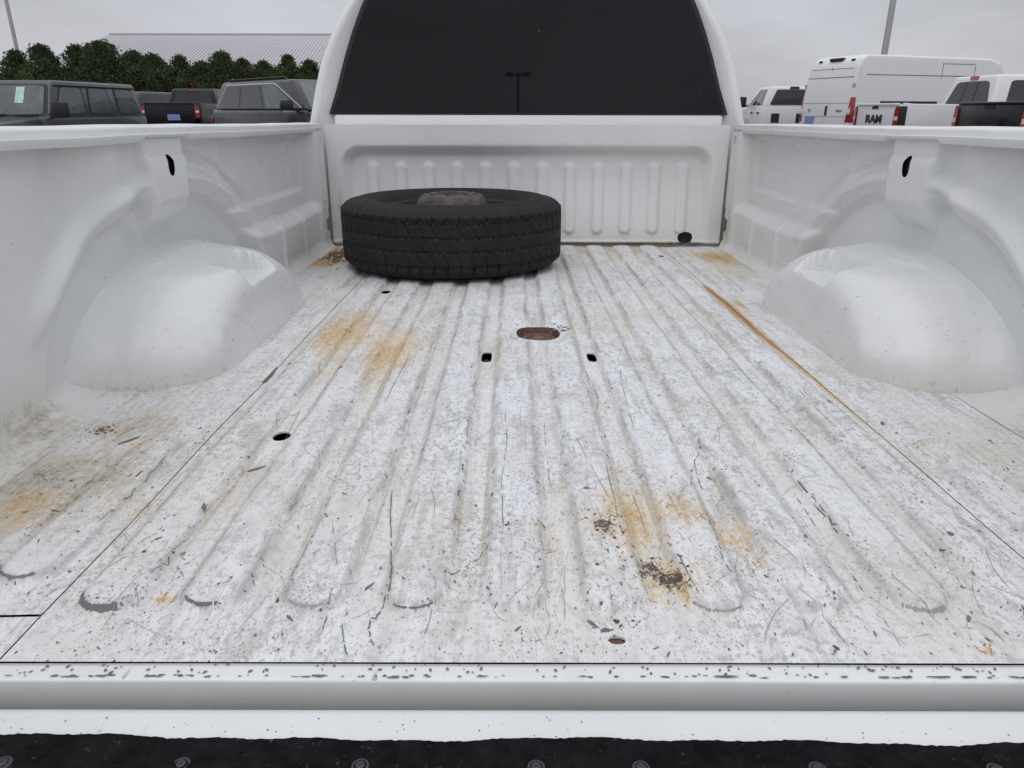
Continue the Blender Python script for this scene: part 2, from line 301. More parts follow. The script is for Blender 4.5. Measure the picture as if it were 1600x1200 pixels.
def seam_rust(x, y):
    d = np.abs(x - .562); lon = np.interp(y, [.9, 1.1, 1.3, 1.5, 1.62, 1.75, 2.05, 2.28, 2.36], [.30, .70, .85, .92, 1.05, 1.15, 1.25, 1.1, .45])
    w_ = np.interp(y, [.9, 1.4, 1.7, 2.1, 2.3], [.005, .009, .014, .016, .012])
    return lon * np.exp(-.5 * (d / w_) ** 2)
# holes through the floor: name, centre, half size, outline power, material of what shows below
HOLES = [((.005, 1.745), (.054, .062), 2.5), ((-.117, 1.552), (.0115, .037), 4), ((.119, 1.550), (.0105, .033), 3), ((-.448, 1.115), (.0145, .019), 2), ((-.451, 2.203), (.014, .027), 2), ((.048, .607), (.0095, .0065), 2), ((.515, 2.80), (.012, .022), 2), ((-.2, 2.95), (.013, .02), 2)]
rngh = np.random.default_rng(5)
def carve(X, Y, holes):
    """snap the sheet's points to each hole's outline and return the faces to keep"""
    xc = (X[:-1, :-1] + X[1:, 1:]) / 2; yc = (Y[:-1, :-1] + Y[1:, 1:]) / 2; keep = np.ones(xc.shape, bool)
    for (hx, hy), (a, b), n in holes:
        inside = (np.abs((xc - hx) / a) ** n + np.abs((yc - hy) / b) ** n) < 1
        if not inside.any(): continue
        keep &= ~inside
        vin = np.zeros(X.shape, bool); vout = np.zeros(X.shape, bool)
        for dx in (0, 1):
            for dy in (0, 1):
                vin[dy:dy + inside.shape[0], dx:dx + inside.shape[1]] |= inside
                vout[dy:dy + inside.shape[0], dx:dx + inside.shape[1]] |= ~inside
        bd = vin & vout
        u = (X[bd] - hx) / a; v = (Y[bd] - hy) / b; s = (np.abs(u) ** n + np.abs(v) ** n) ** (-1 / n)
        X[bd] = hx + a * u * s; Y[bd] = hy + b * v * s
    return keep
def sheet(name, x0, x1, y0, y1, step, parent):
    xs = np.linspace(x0, x1, int((x1 - x0) / step) + 2); ys = np.linspace(y0, y1, int((y1 - y0) / step) + 2)
    X, Y = [a.copy() for a in np.meshgrid(xs, ys)]
    keep = carve(X, Y, HOLES)
    Z, E, FT = floor_z(X, Y, 2)
    rust = np.maximum(blobs(X, Y, RUST), seam_rust(X, Y)); dirt = np.clip(blobs(X, Y, DIRT) + .25 * np.exp(-(np.abs(np.abs(X) - .565) / .008)), 0, 1)
    # grime gathers in the valleys near the bulkhead
    valley = (Z < .003) & (np.abs(X) < .56); rust = np.maximum(rust, .62 * valley * sst(2.75, 3.0, Y)); dirt = np.maximum(dirt, .8 * valley * sst(2.6, 3.0, Y))
    dirt = np.clip(np.maximum(dirt, dirt * .5 + (.25 + .45 * sst(.66, .82, Y)) * FT) + .16 * (Z < .004) * (np.abs(X) < .56), 0, 1.1)  # grit along the rib feet, doubling as painted occlusion
    return grid(name, np.stack([X, Y, Z], -1), M['floor'], parent, TL if parent is truck else None, keep, dict(rust=rust, dirt=dirt, edge=E, pit=blobs(X, Y, PIT)))
floor = sheet('bed_floor', -.5634, .5634, YR, YF, .0055, truck)
for s in (-1, 1):
    a, b = sorted((s * .5653, s * .815)); sheet('side_floor_panel', a, b, YR + .072, YF, .0075, floor)
    sheet('rear_corner_plate', a, b, YR, YR + .068, .0075, floor)
# collars that line the holes, and what lies below them
for (hx, hy), (a, b), n in HOLES:
    k = 28; th = np.linspace(0, 2 * np.pi, k, endpoint=False); c_, s_ = np.cos(th), np.sin(th)
    sc = (np.abs(c_) ** n + np.abs(s_) ** n) ** (-1 / n); x = hx + a * c_ * sc * .999; y = hy + b * s_ * sc * .999
    zt = floor_z(x, y) - .0006
    big = a > .05
    zt = zt - .0
    P = np.stack([np.stack([x, y, zt], -1), np.stack([x * .985 + hx * .015, y * .985 + hy * .015, zt - (.030 if big else .002)], -1)], 1)
    z0 = np.zeros(P.shape[:2]); grid('hole_lip', P, M['brown'] if big else M['wall'], floor, None, None, dict(rust=z0, dirt=z0, edge=z0), smooth=180, wrap=True)
um = MB().box((0, 1.83, -.13), (1.62, 2.46, .06)); um.build('underbody', M['void'], truck, TL)
gm = MB().revolve([(.001, -.016), (.014, -.014), (.018, -.021), (.030, -.022), (.034, -.013), (.040, -.014), (.046, -.024), (.075, -.026), (.09, -.028)], 40, (.008, 1.755, 0)); gm.build('gooseneck_socket', M['brown'], floor, smooth=40)
for hx, hy in ((-.117, 1.552), (.119, 1.55)):
    MB().revolve([(.001, -.008), (.007, -.010), (.009, -.022), (.009, -.1)], 14, (hx - .001, hy + .004, 0)).build('slot_bolt', M['rimdark'], floor)
MB().revolve([(.001, -.006), (.008, -.0045), (.012, -.009)], 16, (.048, .607, 0)).build('drain_plug', M['brown'], floor)
for sx in (-.5644, .5644): MB().box((sx, 1.83, -.0035), (.010, 2.48, .004)).build('seam_sealer', M['sealer'], floor)

# rear sill: flat lip behind a fine joint, then rolled down towards the tailgate
prof = [(.5725, -.002), (.5722, .0004), (.566, .0012), (.5530, .0012), (.5505, .0010), (.5494, .0004), (.5489, -.0006), (.5491, -.003), (.5515, -.015), (.5565, -.040), (.561, -.062), (.58, -.09)]
xs = np.linspace(-.80, .80, 300); P = np.zeros((len(xs), len(prof), 3)); P[:, :, 0] = xs[:, None]; P[:, :, 1] = [p[0] for p in prof]; P[:, :, 2] = [p[1] for p in prof]
P[:, :, 2] += (.0002 * np.sin(xs * 14) - .0008)[:, None]
E = np.zeros(P.shape[:2]); E[:, 3:6] = .9; D = np.zeros_like(E); D[:, :2] = .5; D[:, 8:] = .30  # lower sill face tinted darker than the lip
grid('rear_sill', P, M['wall'], truck, TL, None, dict(rust=D * 0, dirt=D, edge=E))
MB().box((0, .580, -.02), (1.6, .02, .004)).build('sill_joint', M['void'], truck, TL)

# lowered tailgate with a screwed-on black liner
tg = MB().prism([(-.79, .5335, -.021), (-.79, .530, -.0170), (-.79, .523, -.0155), (-.79, .02, -.0155), (-.79, .0, -.03), (-.79, .0, -.075), (-.79, .50, -.085), (-.79, .5335, -.07)], (1.58, 0, 0))
tgo = tg.build('tailgate', M['wall'], truck, TL, smooth=50)
xs = np.linspace(-.78, .78, 420); rr = np.random.default_rng(3)
edge = .4905 + .0018 * np.sin(xs * 13 + 1) + .0014 * np.sin(xs * 29 + 2) + .0009 * np.sin(xs * 73) + .0004 * rr.standard_normal(420) - .006 * xs
rows = [(0.0, -.0158), (.0, -.0112), (-.004, -.0095), (-.012, -.0095), (-.02, -.0100), (-.03, -.0095), (-.05, -.0092), (-.075, -.0092), (-.12, -.0095), (-.2, -.0095), (-.46, -.0095)]
P = np.zeros((len(xs), len(rows), 3)); P[:, :, 0] = xs[:, None]
for j, (dy, z) in enumerate(rows): P[:, j, 1] = edge + dy; P[:, j, 2] = z + (0 if j < 2 else 1) * (.0012 * np.sin(xs * 11 + j) + .0006 * np.sin(xs * 41 + 2 * j) - .0012)
liner = grid('tailgate_liner', P, M['liner'], tgo, None, smooth=60)
for sx in (-.64, -.489, -.338, -.187, -.039, .049, .197, .346, .49, .64):
    sy = .4605 - .006 * sx
    mb = MB().revolve([(.0078, -.0112), (.0072, -.0096), (.0056, -.0092), (.0050, -.0104), (.0044, -.0102), (.0038, -.0084), (.0020, -.0074), (.0001, -.0072)], 26, (sx, sy, .0))
    mb.box((sx, sy, -.0072), (.0040, .0010, .0012)).box((sx, sy, -.00715), (.0010, .0040, .0012))
    mb.build('screw', M['screw'], liner, smooth=40)

# front bulkhead, one pressed sheet with twelve ribs
xs = np.linspace(-.815, .815, 300); zs = np.linspace(-.004, .485, 96); X, Z = [a.copy() for a in np.meshgrid(xs, zs)]
keep = carve(X, Z, [((.672, .036), (.031, .023), 2.4)])
qx = np.abs(X) - (.765 - .085); qz = Z - (.408 - .085)
sd_ = np.hypot(np.maximum(qx, 0), np.maximum(qz, 0)) + np.minimum(np.maximum(qx, qz), 0) - .085      # rounded-rectangle distance
dep = .044 * sst(.0, .046, -sd_) * (.35 + .65 * sst(.02, .30, Z))
for k in range(12):
    xc = (-5.5 + k) * .1168 + .004; d = np.hypot(X - xc, Z - np.clip(Z, .075, .315)); dep = dep - .0135 * (1 - sst(.014, .030, d))
dep += .0012 * np.sin(X * 9 + Z * 13) + .012 * sst(.022, .0, Z) - .008 * np.exp(-((Z - .016) / .006) ** 2)
rust = blobs(X, Z, [(-.70, .05, .08, .03, .55), (.55, .012, .25, .010, .6), (.0, .010, .5, .006, .5), (.78, .05, .02, .05, .35), (-.775, .16, .008, .05, .3)]); dirt = np.clip(rust * 1.0 + .45 * (1 - sst(.0, .05, Z)) + blobs(X, Z, [(-.775, .17, .010, .08, .6), (.2, .41, .2, .006, .4)]), 0, 1)
E = np.exp(-((Z - .412) / .006) ** 2) * .8 + np.exp(-((Z - .482) / .004) ** 2)
bulk = grid('front_bulkhead', np.stack([X, 3.082 + dep, Z], -1), M['wall'], truck, TL, keep, dict(rust=rust, dirt=dirt, edge=E), flip=True)
MB().box((0, 3.113, .481), (1.63, .056, .008)).box((0, 3.138, .24), (1.63, .006, .48)).build('bulkhead_flange', M['cabpaint'], bulk, bevel=.002)
MB().revolve([(.001, 3.118), (.055, 3.112), (.06, 3.108)], 20, (.672, 0, .036), 'y').build('dark_hole_backing', M['void'], bulk)  # near-black disc behind the hole, painted shade instead of depth

# side walls
def wall_e(y, z):
    """how far the pressed inner wall lies outboard of x = 0.838"""
    L = np.clip(sst(2.13, 2.20, y + .06 * (z - .18) / .2) + (1 - sst(.98, 1.09, y)), 0, 1)
    low = 1 - sst(.158, .205, z + .012 * np.sin(y * 3))
    e = .036 * (1 - L * low)
    # two upright beads pressed into the lower front panel
    for yb in (2.48, 2.74): e = e - .009 * np.exp(-((y - yb) / .011) ** 2) * (1 - sst(.16, .21, z)) * sst(2.2, 2.3, y)
    # framed upper front panel
    fr = np.minimum(np.minimum(sst(2.10, 2.125, y), 1 - sst(2.885, 2.905, y)), np.minimum(sst(.245, .262, z - .035 * (2.9 - y) / .8 * 0), 1 - sst(.425, .445, z)))
    e = e + .013 * fr
    # wheel arch
    ra = np.hypot((y - 1.745) / .575, (z + .01) / .362)
    e = e * (1 - (1 - sst(.93, 1.0, ra))) + .058 * (1 - sst(.935, .995, ra))
    e = e - .020 * np.exp(-((ra - 1.06) / .045) ** 2) * sst(.12, .2, z)
    e = e + .007 * np.exp(-((ra - 1.21) / .03) ** 2) * sst(1.7, 1.9, y) * sst(.2, .26, z)
    # soft upright swell behind the stake pocket, hollow next to it
    e = e + .020 * np.exp(-((y - 1.36) / .075) ** 2) * sst(.22, .40, z) - .016 * np.exp(-((y - 1.52) / .05) ** 2) * sst(.20, .30, z)
    # stake pocket
    wdt = .085 + .012 * sst(.30, .45, z)
    pk = (1 - sst(wdt - .010, wdt + .012, np.abs(y - 1.725))) * sst(.255, .300, z - .05 * (y - 1.725))
    pe = .004 + .014 * (1 - sst(.29, .33, z)) + .008 * sst(.41, .43, z)
    e = e * (1 - pk) + pe * pk
    # turned-in flange at the front corner
    e = e * (1 - sst(2.955, 3.0, y)) + (-.010 - .006 * sst(3.02, 3.05, y)) * sst(2.955, 3.0, y)
    return e + .0012 * np.sin(y * 11 + z * 9)
nz = 84; zz = np.concatenate([np.zeros(6), np.linspace(.042, .462, nz)]); yy = np.linspace(.60, 3.068, 420)
for s in (-1, 1):
    Y, Z = [a.copy() for a in np.meshgrid(yy, zz)]
    a = np.linspace(0, math.pi / 2, 7)[:-1]
    keep = carve(Y, Z[:], [((1.728, .403), (.0155, .024), 2.2), ((3.035, .432), (.008, .017), 3)])
    ph = np.random.default_rng(8 if s < 0 else 9)
    e = wall_e(Y, np.maximum(Z, .0)); Xo = .838 + e
    base = .838 + wall_e(Y[0], np.full(Y.shape[1], .042))
    for j in range(6):
        Xo[j] = .800 + (base - .800) * math.sin(a[j]); Z[j] = .042 * (1 - math.cos(a[j]))
    # rust-eaten gap at the foot of the front corner
    zc_, yc_ = (Z[:-1, :-1] + Z[1:, 1:]) / 2, (Y[:-1, :-1] + Y[1:, 1:]) / 2
    bite = .022 + .016 * np.sin(zc_ * 61 + 2) + .006 * np.sin(zc_ * 170 + 1)
    keep &= ~((yc_ > 3.068 - bite) & (zc_ > .035) & (zc_ < .165))
    rust = blobs(Y, Z, [(3.03, .03, .04, .03, .5), (3.04, .2, .01, .1, .25)]); dirt = np.clip(blobs(Y, Z, [(1.12, .02, .10, .04, .9), (2.7, .01, .4, .03, .5), (.9, .0, .3, .045, .9), (3.03, .10, .035, .14, .85), (2.3, .12, .2, .06, .22)]), 0, 1)
    E = np.exp(-((Z - .19) / .03) ** 2) * sst(2.2, 2.3, Y) * .7 + .3 * (1 - sst(.02, .12, Z)) + .35 * sst(2.2, 2.6, Y) * (1 - sst(.2, .3, Z))
    P = np.stack([s * Xo, Y, Z], -1)
    wl = grid('bed_side_wall', P, M['wall'], truck, TL, keep, dict(rust=rust, dirt=dirt, edge=E), flip=(s < 0))
    for c_, d_ in (((s * .905, 1.728, .403), (.10, .10, .072)), ((s * .865, 3.04, .432), (.06, .03, .05)), ((s * .905, 3.05, .10), (.10, .12, .2))): MB().box(c_, d_).build('dark_cavity_block', M['void'], wl)  # solid near-black blocks stand for the shade inside the openings
    jb = MB().box((s * .845, 3.052, .112), (.016, .016, .024)).box((s * .848, 3.058, .075), (.012, .02, .016)); jb.build('corner_bracket', M['brown'], wl, bevel=.002)
    # rail cap: rolled lip on the inside, broad top, rolled outer edge; notched over the stake pocket
    rp = [(.880, .457), (.8385, .4550), (.8360, .4575), (.8352, .4700), (.8382, .4725), (.8385, .4820), (.8420, .4868), (.8500, .4890), (.905, .4905), (.955, .4880), (.985, .478), (.994, .455), (.996, .40)]
    ry = np.concatenate([np.linspace(.56, 1.605, 40), np.linspace(1.6155, 1.8345, 14), np.linspace(1.845, 3.10, 50)])
    P = np.zeros((len(ry), len(rp), 3)); P[:, :, 1] = ry[:, None]
    for j, (x, z) in enumerate(rp): P[:, j, 0] = s * x; P[:, j, 2] = z
    P[:, :, 2] += (.0008 * np.sin(ry * 5 + s) + .0005 * np.sin(ry * 17))[:, None]
    nt_ = (ry > 1.61) & (ry < 1.84); P[nt_, 1, 2] += .009; P[nt_, 2, 2] += .009
    E = np.zeros(P.shape[:2]); E[:, 4:8] = .35; z0 = E * 0
    grid('bed_rail', P, M['wall'], truck, TL, None, dict(rust=z0, dirt=z0, edge=E), flip=(s > 0), smooth=50)
    om = MB()
    op = [(.996, .42), (1.004, .25), (1.006, .05), (.998, -.12), (.975, -.34), (.95, -.36)]
    om.add([(s * x, y, z) for y in (.57, 3.10) for x, z in op], [(i, i + 1, 7 + i, 6 + i) for i in range(5)]); om.build('outer_side_panel', M['cabpaint'], truck, TL)
    MB().prism([(s * .80, .585, -.05), (s * .80, .585, .30), (s * .84, .585, .468), (s * .995, .585, .47), (s * 1.0, .585, -.3), (s * .85, .585, -.3)], (0, .012, 0)).build('rear_post', M['cabpaint'], truck, TL)
    # wheel housing pressed into the wall
    tt = np.linspace(0, 1.30, 56); pr_, pd_ = np.sin(tt) ** .52, np.cos(tt) ** .62
    q0 = np.array([pr_[-1], pd_[-1]]); tg_ = np.array([pr_[-1] - pr_[-2], pd_[-1] - pd_[-2]]); tg_ /= np.linalg.norm(tg_); q3 = np.array([1.16, 0.0]); q1 = q0 + tg_ * .26; q2 = q3 - np.array([.10, 0.0])
    bz = np.linspace(0, 1, 24)[1:, None]; bz = (1 - bz) ** 3 * q0 + 3 * (1 - bz) ** 2 * bz * q1 + 3 * (1 - bz) * bz ** 2 * q2 + bz ** 3 * q3
    pr_, pd_ = np.concatenate([pr_, bz[:, 0]]), np.concatenate([pd_, bz[:, 1]])
    th = np.linspace(0, math.pi, 190); rr_, TH = np.meshgrid(pr_, th); dd = np.meshgrid(pd_, th)[0]; n = 2.2
    B = (np.abs(np.cos(TH)) ** n + np.abs(np.sin(TH)) ** n) ** (-1 / n); cy, cz = np.cos(TH) * B, np.sin(TH) * B
    ya = 1.745 + .420 * cy * rr_; za = .212 * cz * (np.minimum(rr_, 1) + .35 * np.maximum(rr_ - 1, 0)); xi = .8985 - .262 * dd + .030 * dd * sst(.0, .20, za)
    # flattened top and cheek meet in a rolled crease
    def smin(a_, b_, k_): h_ = np.clip(.5 + .5 * (b_ - a_) / k_, 0, 1); return b_ * (1 - h_) + a_ * h_ - k_ * h_ * (1 - h_)
    body = rr_ < 1.02
    za = np.where(body, smin(za, .205 - .17 * (.88 - xi), .012), za); xi = np.where(body, -smin(-xi, -(.655 + .16 * np.maximum(za, 0)), .012), xi)
    # flat-bottomed pocket on the shoulder and a shallow dimple at the rear
    pm = np.minimum(np.minimum(sst(1.685, 1.692, ya), 1 - sst(1.885, 1.90, ya)), np.minimum(sst(.668, .674, xi), 1 - sst(.765, .785, xi))) * (za > .10)
    za = za * (1 - pm) + np.minimum(za, .134) * pm
    dm = np.hypot((ya - 1.40) / .075, (za - .085) / .06); xi = xi - .012 * np.exp(-dm ** 4) * (dd > .3)
    za = za - .004
    rust = blobs(ya, za, [(1.2, 0, .08, .02, .5)]); dirt = np.clip(.34 * (1 - sst(.0, .07, za)) + blobs(ya, za, [(1.3, 0, .12, .05, .3)]), 0, 1)
    E = np.clip(.85 * dd * (1 - sst(.04, .22, za)) + .35 * dd, 0, 1)
    grid('wheel_housing', np.stack([s * xi, ya, za], -1), M['wall'], truck, TL, None, dict(rust=rust, dirt=dirt, edge=E), flip=(s > 0), smooth=40)

# cab
def cab_sec(y, k):
    """half outline of the cab (x, z) in bed coordinates; k shrinks it for rounded ends"""
    return [(.97 * k, -.45), (.985 * k, .10), (.955 * k, .40), (.905 * k, .50), (.880 * k, .60), (.846 * k, .716), (.792 * k, .83), (.715 * k, .948), (.63 * k, 1.04), (.50 * k, 1.10), (.28 * k, 1.125), (.0, 1.13)]
tilt = math.tan(R(3.4)); ST = [(3.205, .93), (3.19, .955), (3.188, .975), (3.195, .99), (3.215, 1.0), (3.40, 1.0), (4.2, 1.0), (5.0, .99), (5.25, .97)]
P = []
for y, k in ST:
    h = cab_sec(y, k); ring = [(x, z) for x, z in h] + [(-x, z) for x, z in h[-2::-1]]
    yo = y - (0 if y > 3.4 else 0); lean = tilt if y < 3.3 else 0
    P.append([(x, yo + lean * (z - .5), .5 + (z - .5) * (1 if k > .985 else (k + .02))) for x, z in ring])
P = np.array(P); cabm = MB(); nr, nc = P.shape[:2]
cabm.add(P.reshape(-1, 3), [(i * nc + j, i * nc + j + 1, (i + 1) * nc + j + 1, (i + 1) * nc + j) for i in range(nr - 1) for j in range(nc - 1)] + [tuple(range(nc)), tuple(range((nr - 1) * nc, nr * nc))[::-1]])
cab = cabm.build('cab', M['cabpaint'], truck, TL, smooth=60)
WO = [(.812, .5275), (.772, .63), (.735, .74), (.700, .83), (.664, .91), (.640, .955), (.612, .985), (.575, 1.003), (.50, 1.012)]
wo = [(-x, z) for x, z in WO] + [(x, z) for x, z in WO[::-1]]
def back(x, z, off): return (x + .005, 3.186 + tilt * (z - .5) + off, z)
def ring_shape(k, dz): return [(x * k, .527 + (z - .527) * (1 + (k - 1) * 1.6) + dz) for x, z in wo]
MB().prism([back(x, z, -.006) for x, z in ring_shape(1.012, -.004)], (0, .03, 0)).build('window_seal', M['seal'], cab, smooth=30)
MB().prism([back(x, z, -.0095) for x, z in ring_shape(.988, .005)], (0, .012, 0)).build('rear_window', M['glass'], cab, smooth=30)
MB().prism([back(x, z, -.004) for x, z in ((-.80, .40), (.80, .40), (.80, .517), (.79, .5225), (-.79, .5225), (-.80, .517))], (0, .02, 0)).build('lower_back_panel', M['cabpaint'], cab, bevel=.002)
MB().hull([(-.96, 5.15, -.45), (.96, 5.15, -.45), (.90, 6.55, -.45), (-.90, 6.55, -.45)], [(-.90, 5.15, .45), (.90, 5.15, .45), (.80, 6.5, .30), (-.80, 6.5, .30)]).build('hood', M['cabpaint'], truck, TL, bevel=.06)

# ------------------------------------------------------------------ paint chips, scratches and rust flecks lying on the load floor
rng = np.random.default_rng(11)
class Decal:
    def __init__(s): s.m = MB()
    def blob(s, x, y, r, asp, ang, k=7, jag=.35):
        a = np.linspace(0, 2 * np.pi, k, endpoint=False) + rng.uniform(0, 6.28); rad = r * (1 + jag * rng.uniform(-1, 1, k))
        u, v = rad * np.cos(a) * asp, rad * np.sin(a); px = x + u * math.cos(ang) - v * math.sin(ang); py = y + u * math.sin(ang) + v * math.cos(ang)
        z = floor_z(px, py) + .0009; zc = float(floor_z(x, y)) + .0009
        s.m.add([(x, y, zc)] + list(zip(px, py, z)), [(0, 1 + i, 1 + (i + 1) % k) for i in range(k)])
    def strip(s, pts, wid, sub=4, wob=.0008, taper=True, breaks=0.):
        pts = np.asarray(pts, float); t0 = np.arange(len(pts)); tt = np.linspace(0, len(pts) - 1, max(2, (len(pts) - 1) * sub + 1))
        x = np.interp(tt, t0, pts[:, 0]) + rng.normal(0, wob, len(tt)); y = np.interp(tt, t0, pts[:, 1]) + rng.normal(0, wob, len(tt))
        dx, dy = np.gradient(x), np.gradient(y); l = np.hypot(dx, dy) + 1e-9; nx, ny = -dy / l, dx / l
        ww = wid * rng.uniform(.5, 1.25, len(tt)) / 2
        if taper: ww[0] *= .2; ww[-1] *= .2
        ax, ay, bx, by = x + nx * ww, y + ny * ww, x - nx * ww, y - ny * ww
        za, zb = floor_z(ax, ay) + .0009, floor_z(bx, by) + .0009
        n = len(tt); vs = list(zip(ax, ay, za)) + list(zip(bx, by, zb))
        s.m.add(vs, [(i, n + i, n + i + 1, i + 1) for i in range(n - 1) if rng.random() > breaks])
    def build(s, name, mat):
        me = bpy.data.meshes.new(name); me.from_pydata(s.m.v, [], s.m.f); o = link(name, me, mat, floor); return tag(o, kind='stuff')
chips, scr, fleck, dark = Decal(), Decal(), Decal(), Decal()
def in_hole(x, y): return any(abs(x - h[0][0]) < h[1][0] * 1.25 and abs(y - h[0][1]) < h[1][1] * 1.25 for h in HOLES)
def on_seam(x): return abs(abs(x) - .5645) < .004
cnt = 0
while cnt < 3600:
    x = rng.uniform(-.555, .555); y = YR + .012 + 2.4 * rng.random() ** 1.9
    z, e = floor_z(x, y, True); p = .22 + .75 * float(e) + .25 * (y < .9)
    if rng.random() > p or in_hole(x, y): continue
    r = min(.0034, .00028 * math.exp(rng.normal(.05, .78))); ang = math.pi / 2 + rng.normal(0, .5) if rng.random() < .7 else rng.uniform(0, 3.14)
    (dark if rng.random() < .12 else chips).blob(x, y, r, 1 + rng.exponential(.9), ang); cnt += 1
for k in range(330):      # hair scratches
    x = rng.uniform(-.55, .55); y = YR + .02 + 2.3 * rng.random() ** 1.7; ln = rng.uniform(.015, .11); a = math.pi / 2 + rng.normal(0, .28) if rng.random() < .78 else rng.uniform(0, 3.14); bd = rng.normal(0, .25)
    pts = [(x + ln * q * math.cos(a + bd * q), y + ln * q * math.sin(a + bd * q)) for q in np.linspace(0, 1, 5)]
    if any(in_hole(*p) or abs(p[0]) > .557 or p[1] < YR + .004 or p[1] > 3.05 for p in pts): continue
    scr.strip(pts, rng.uniform(.0003, .0009), 2, .0003, True, .12)
SCR = [[(-0.233, 0.928), (-0.225, 0.865), (-0.214, 0.8), (-0.205, 0.744), (-0.201, 0.724), (-0.196, 0.681), (-0.197, 0.673)], [(-0.199, 0.675), (-0.201, 0.658), (-0.205, 0.639), (-0.211, 0.641)], [(-0.21, 0.637), (-0.209, 0.622), (-0.203, 0.604), (-0.199, 0.597)], [(-0.261, 0.681), (-0.258, 0.653), (-0.258, 0.632), (-0.257, 0.622)], [(-0.239, 0.632), (-0.232, 0.607), (-0.224, 0.583)], [(-0.14, 0.711), (-0.131, 0.715), (-0.099, 0.754), (-0.096, 0.768), (-0.086, 0.778)], [(0.198, 0.835), (0.199, 0.803), (0.196, 0.774), (0.192, 0.737), (0.194, 0.711)], [(0.142, 0.75), (0.144, 0.711), (0.146, 0.687), (0.148, 0.667)], [(0.09, 1.541), (0.102, 1.374), (0.105, 1.285), (0.09, 1.205)], [(-0.05, 0.624), (-0.049, 0.604)], [(-0.037, 0.604), (-0.03, 0.607)], [(-0.522, 0.768), (-0.516, 0.783), (-0.497, 0.803)], [(-0.465, 0.757), (-0.461, 0.764), (-0.461, 0.753), (-0.452, 0.745)], [(-0.458, 0.733), (-0.44, 0.711)], [(-0.361, 0.711), (-0.351, 0.693)], [(0.436, 1.268), (0.431, 1.217)], [(0.248, 1.094), (0.244, 1.057), (0.225, 1.022), (0.217, 0.968), (0.215, 0.928)], [(0.343, 0.919), (0.342, 0.873), (0.339, 0.828)], [(0.356, 0.882), (0.358, 0.824), (0.368, 0.808)], [(0.339, 0.724), (0.337, 0.687)], [(-0.072, 1.236), (-0.068, 1.069), (-0.075, 0.938), (-0.071, 0.8)], [(0.176, 1.541), (0.157, 1.337), (0.146, 1.12)], [(0.506, 1.518), (0.494, 1.236), (0.492, 1.069), (0.501, 1.022)], [(0.083, 1.0), (0.082, 0.882), (0.079, 0.832), (0.081, 0.786)], [(0.112, 0.938), (0.114, 0.865), (0.114, 0.816)], [(0.253, 0.644), (0.249, 0.624)], [(0.255, 0.629), (0.265, 0.641)], [(0.287, 0.637), (0.303, 0.635)], [(-0.133, 1.176), (-0.171, 1.156), (-0.212, 1.12)], [(-0.003, 1.19), (-0.005, 1.022), (-0.004, 0.938)], [(-0.296, 0.832), (-0.263, 0.718)], [(-0.449, 1.236), (-0.435, 1.069)], [(-0.289, 1.541), (-0.296, 1.236)], [(0.091, 2.093), (0.09, 1.541)], [(0.046, 1.094), (0.066, 0.938), (0.079, 0.865)]]
for i, p in enumerate(SCR): chips.strip(p, .0018 if i < 3 else (.0012 if i < 20 else .0008), 6, .0003, True, .06 if i < 3 else .2)
# worn rear ends and broken wear along the rib edges
for k, xc in enumerate(RIB_X + [-.630, .630]):
    y0 = .685 if k < 10 else .735; big = 1.6 if k in (0, 10) else 1.0
    a0, a1 = (-2.9, -.9) if k in (0, 10) else (-2.4 + rng.uniform(-.3, .3), -.9 + rng.uniform(-.4, .3))
    r_ = .034 + rng.uniform(-.002, .002)
    if k in (4,): r_ += .001
    pts = [(xc + r_ * math.cos(a), y0 + r_ * math.sin(a)) for a in np.linspace(a0, a1, 12)]
    if k not in (0, 1, 10) and rng.random() < .35: continue
    (chips if k in (0, 1, 3, 10, 7) else scr).strip(pts, .0030 * big * rng.uniform(.45, 1.1), 2, .00025, True, .04 if big > 1 else .12)
    for sd2 in (-1, 1):
        y = y0 + rng.uniform(0, .05)
        while y < (2.6 if k < 10 else 1.05):
            ln = rng.exponential(.035) + .008
            if rng.random() < (.55 if sd2 == (-1 if xc < 0 else 1) else .3) * (1.2 if y < 1.1 else .8):
                pts = [(xc + sd2 * (.0335 + rng.normal(0, .0012)), y + ln * q) for q in np.linspace(0, 1, 4)]
                if not any(in_hole(*p) for p in pts) and not on_seam(pts[0][0]): (chips if rng.random() < .45 else scr).strip(pts, rng.uniform(.0007, .0018) * (1.5 if k in (0, 10) and sd2 < 0 else 1), 3, .0006, True, .12)
            y += ln + rng.exponential(.05)
# rust flecks in their patches; dark pitted clumps
for bx, by, sx, sy, s_ in RUST:
    for q in range(int(3 + 8 * s_)):
        x, y = bx + rng.normal(0, sx * .8), by + rng.normal(0, sy * .8)
        if in_hole(x, y) or abs(x) > .79 or on_seam(x) or y < YR + .01 or y > 3.06 or abs(x) > .62 and 1.1 < y < 2.2: continue
        a = math.pi / 2 + rng.normal(0, .6); l2 = rng.uniform(.004, .014)
        fleck.strip([(x, y), (x + l2 * math.cos(a), y + l2 * math.sin(a))], rng.uniform(.0006, .0018), 4, .0006, True, .2)
for (bx, by, sx, sy), n_, tilt_ in (((.060, .815, .016, .020), 60, 0), ((.116, .718, .022, .026), 110, -.35), ((.058, .632, .010, .006), 30, 0)):
    for q in range(n_):
        u, v = rng.normal(0, sx), rng.normal(0, sy); x = bx + u + tilt_ * v; y = by + v
        dark.blob(x, y, .0007 * math.exp(rng.normal(.15, .45)), 1 + rng.exponential(.5), rng.uniform(0, 3.14), 6, .5)
for q in range(60):        # soil by the left wheel housing and the front left corner
    dark.blob(-.765 + rng.normal(0, .018), 1.135 + rng.normal(0, .014), .0010 * math.exp(rng.normal(0, .4)), 1.4, rng.uniform(0, 3.14), 6, .5)
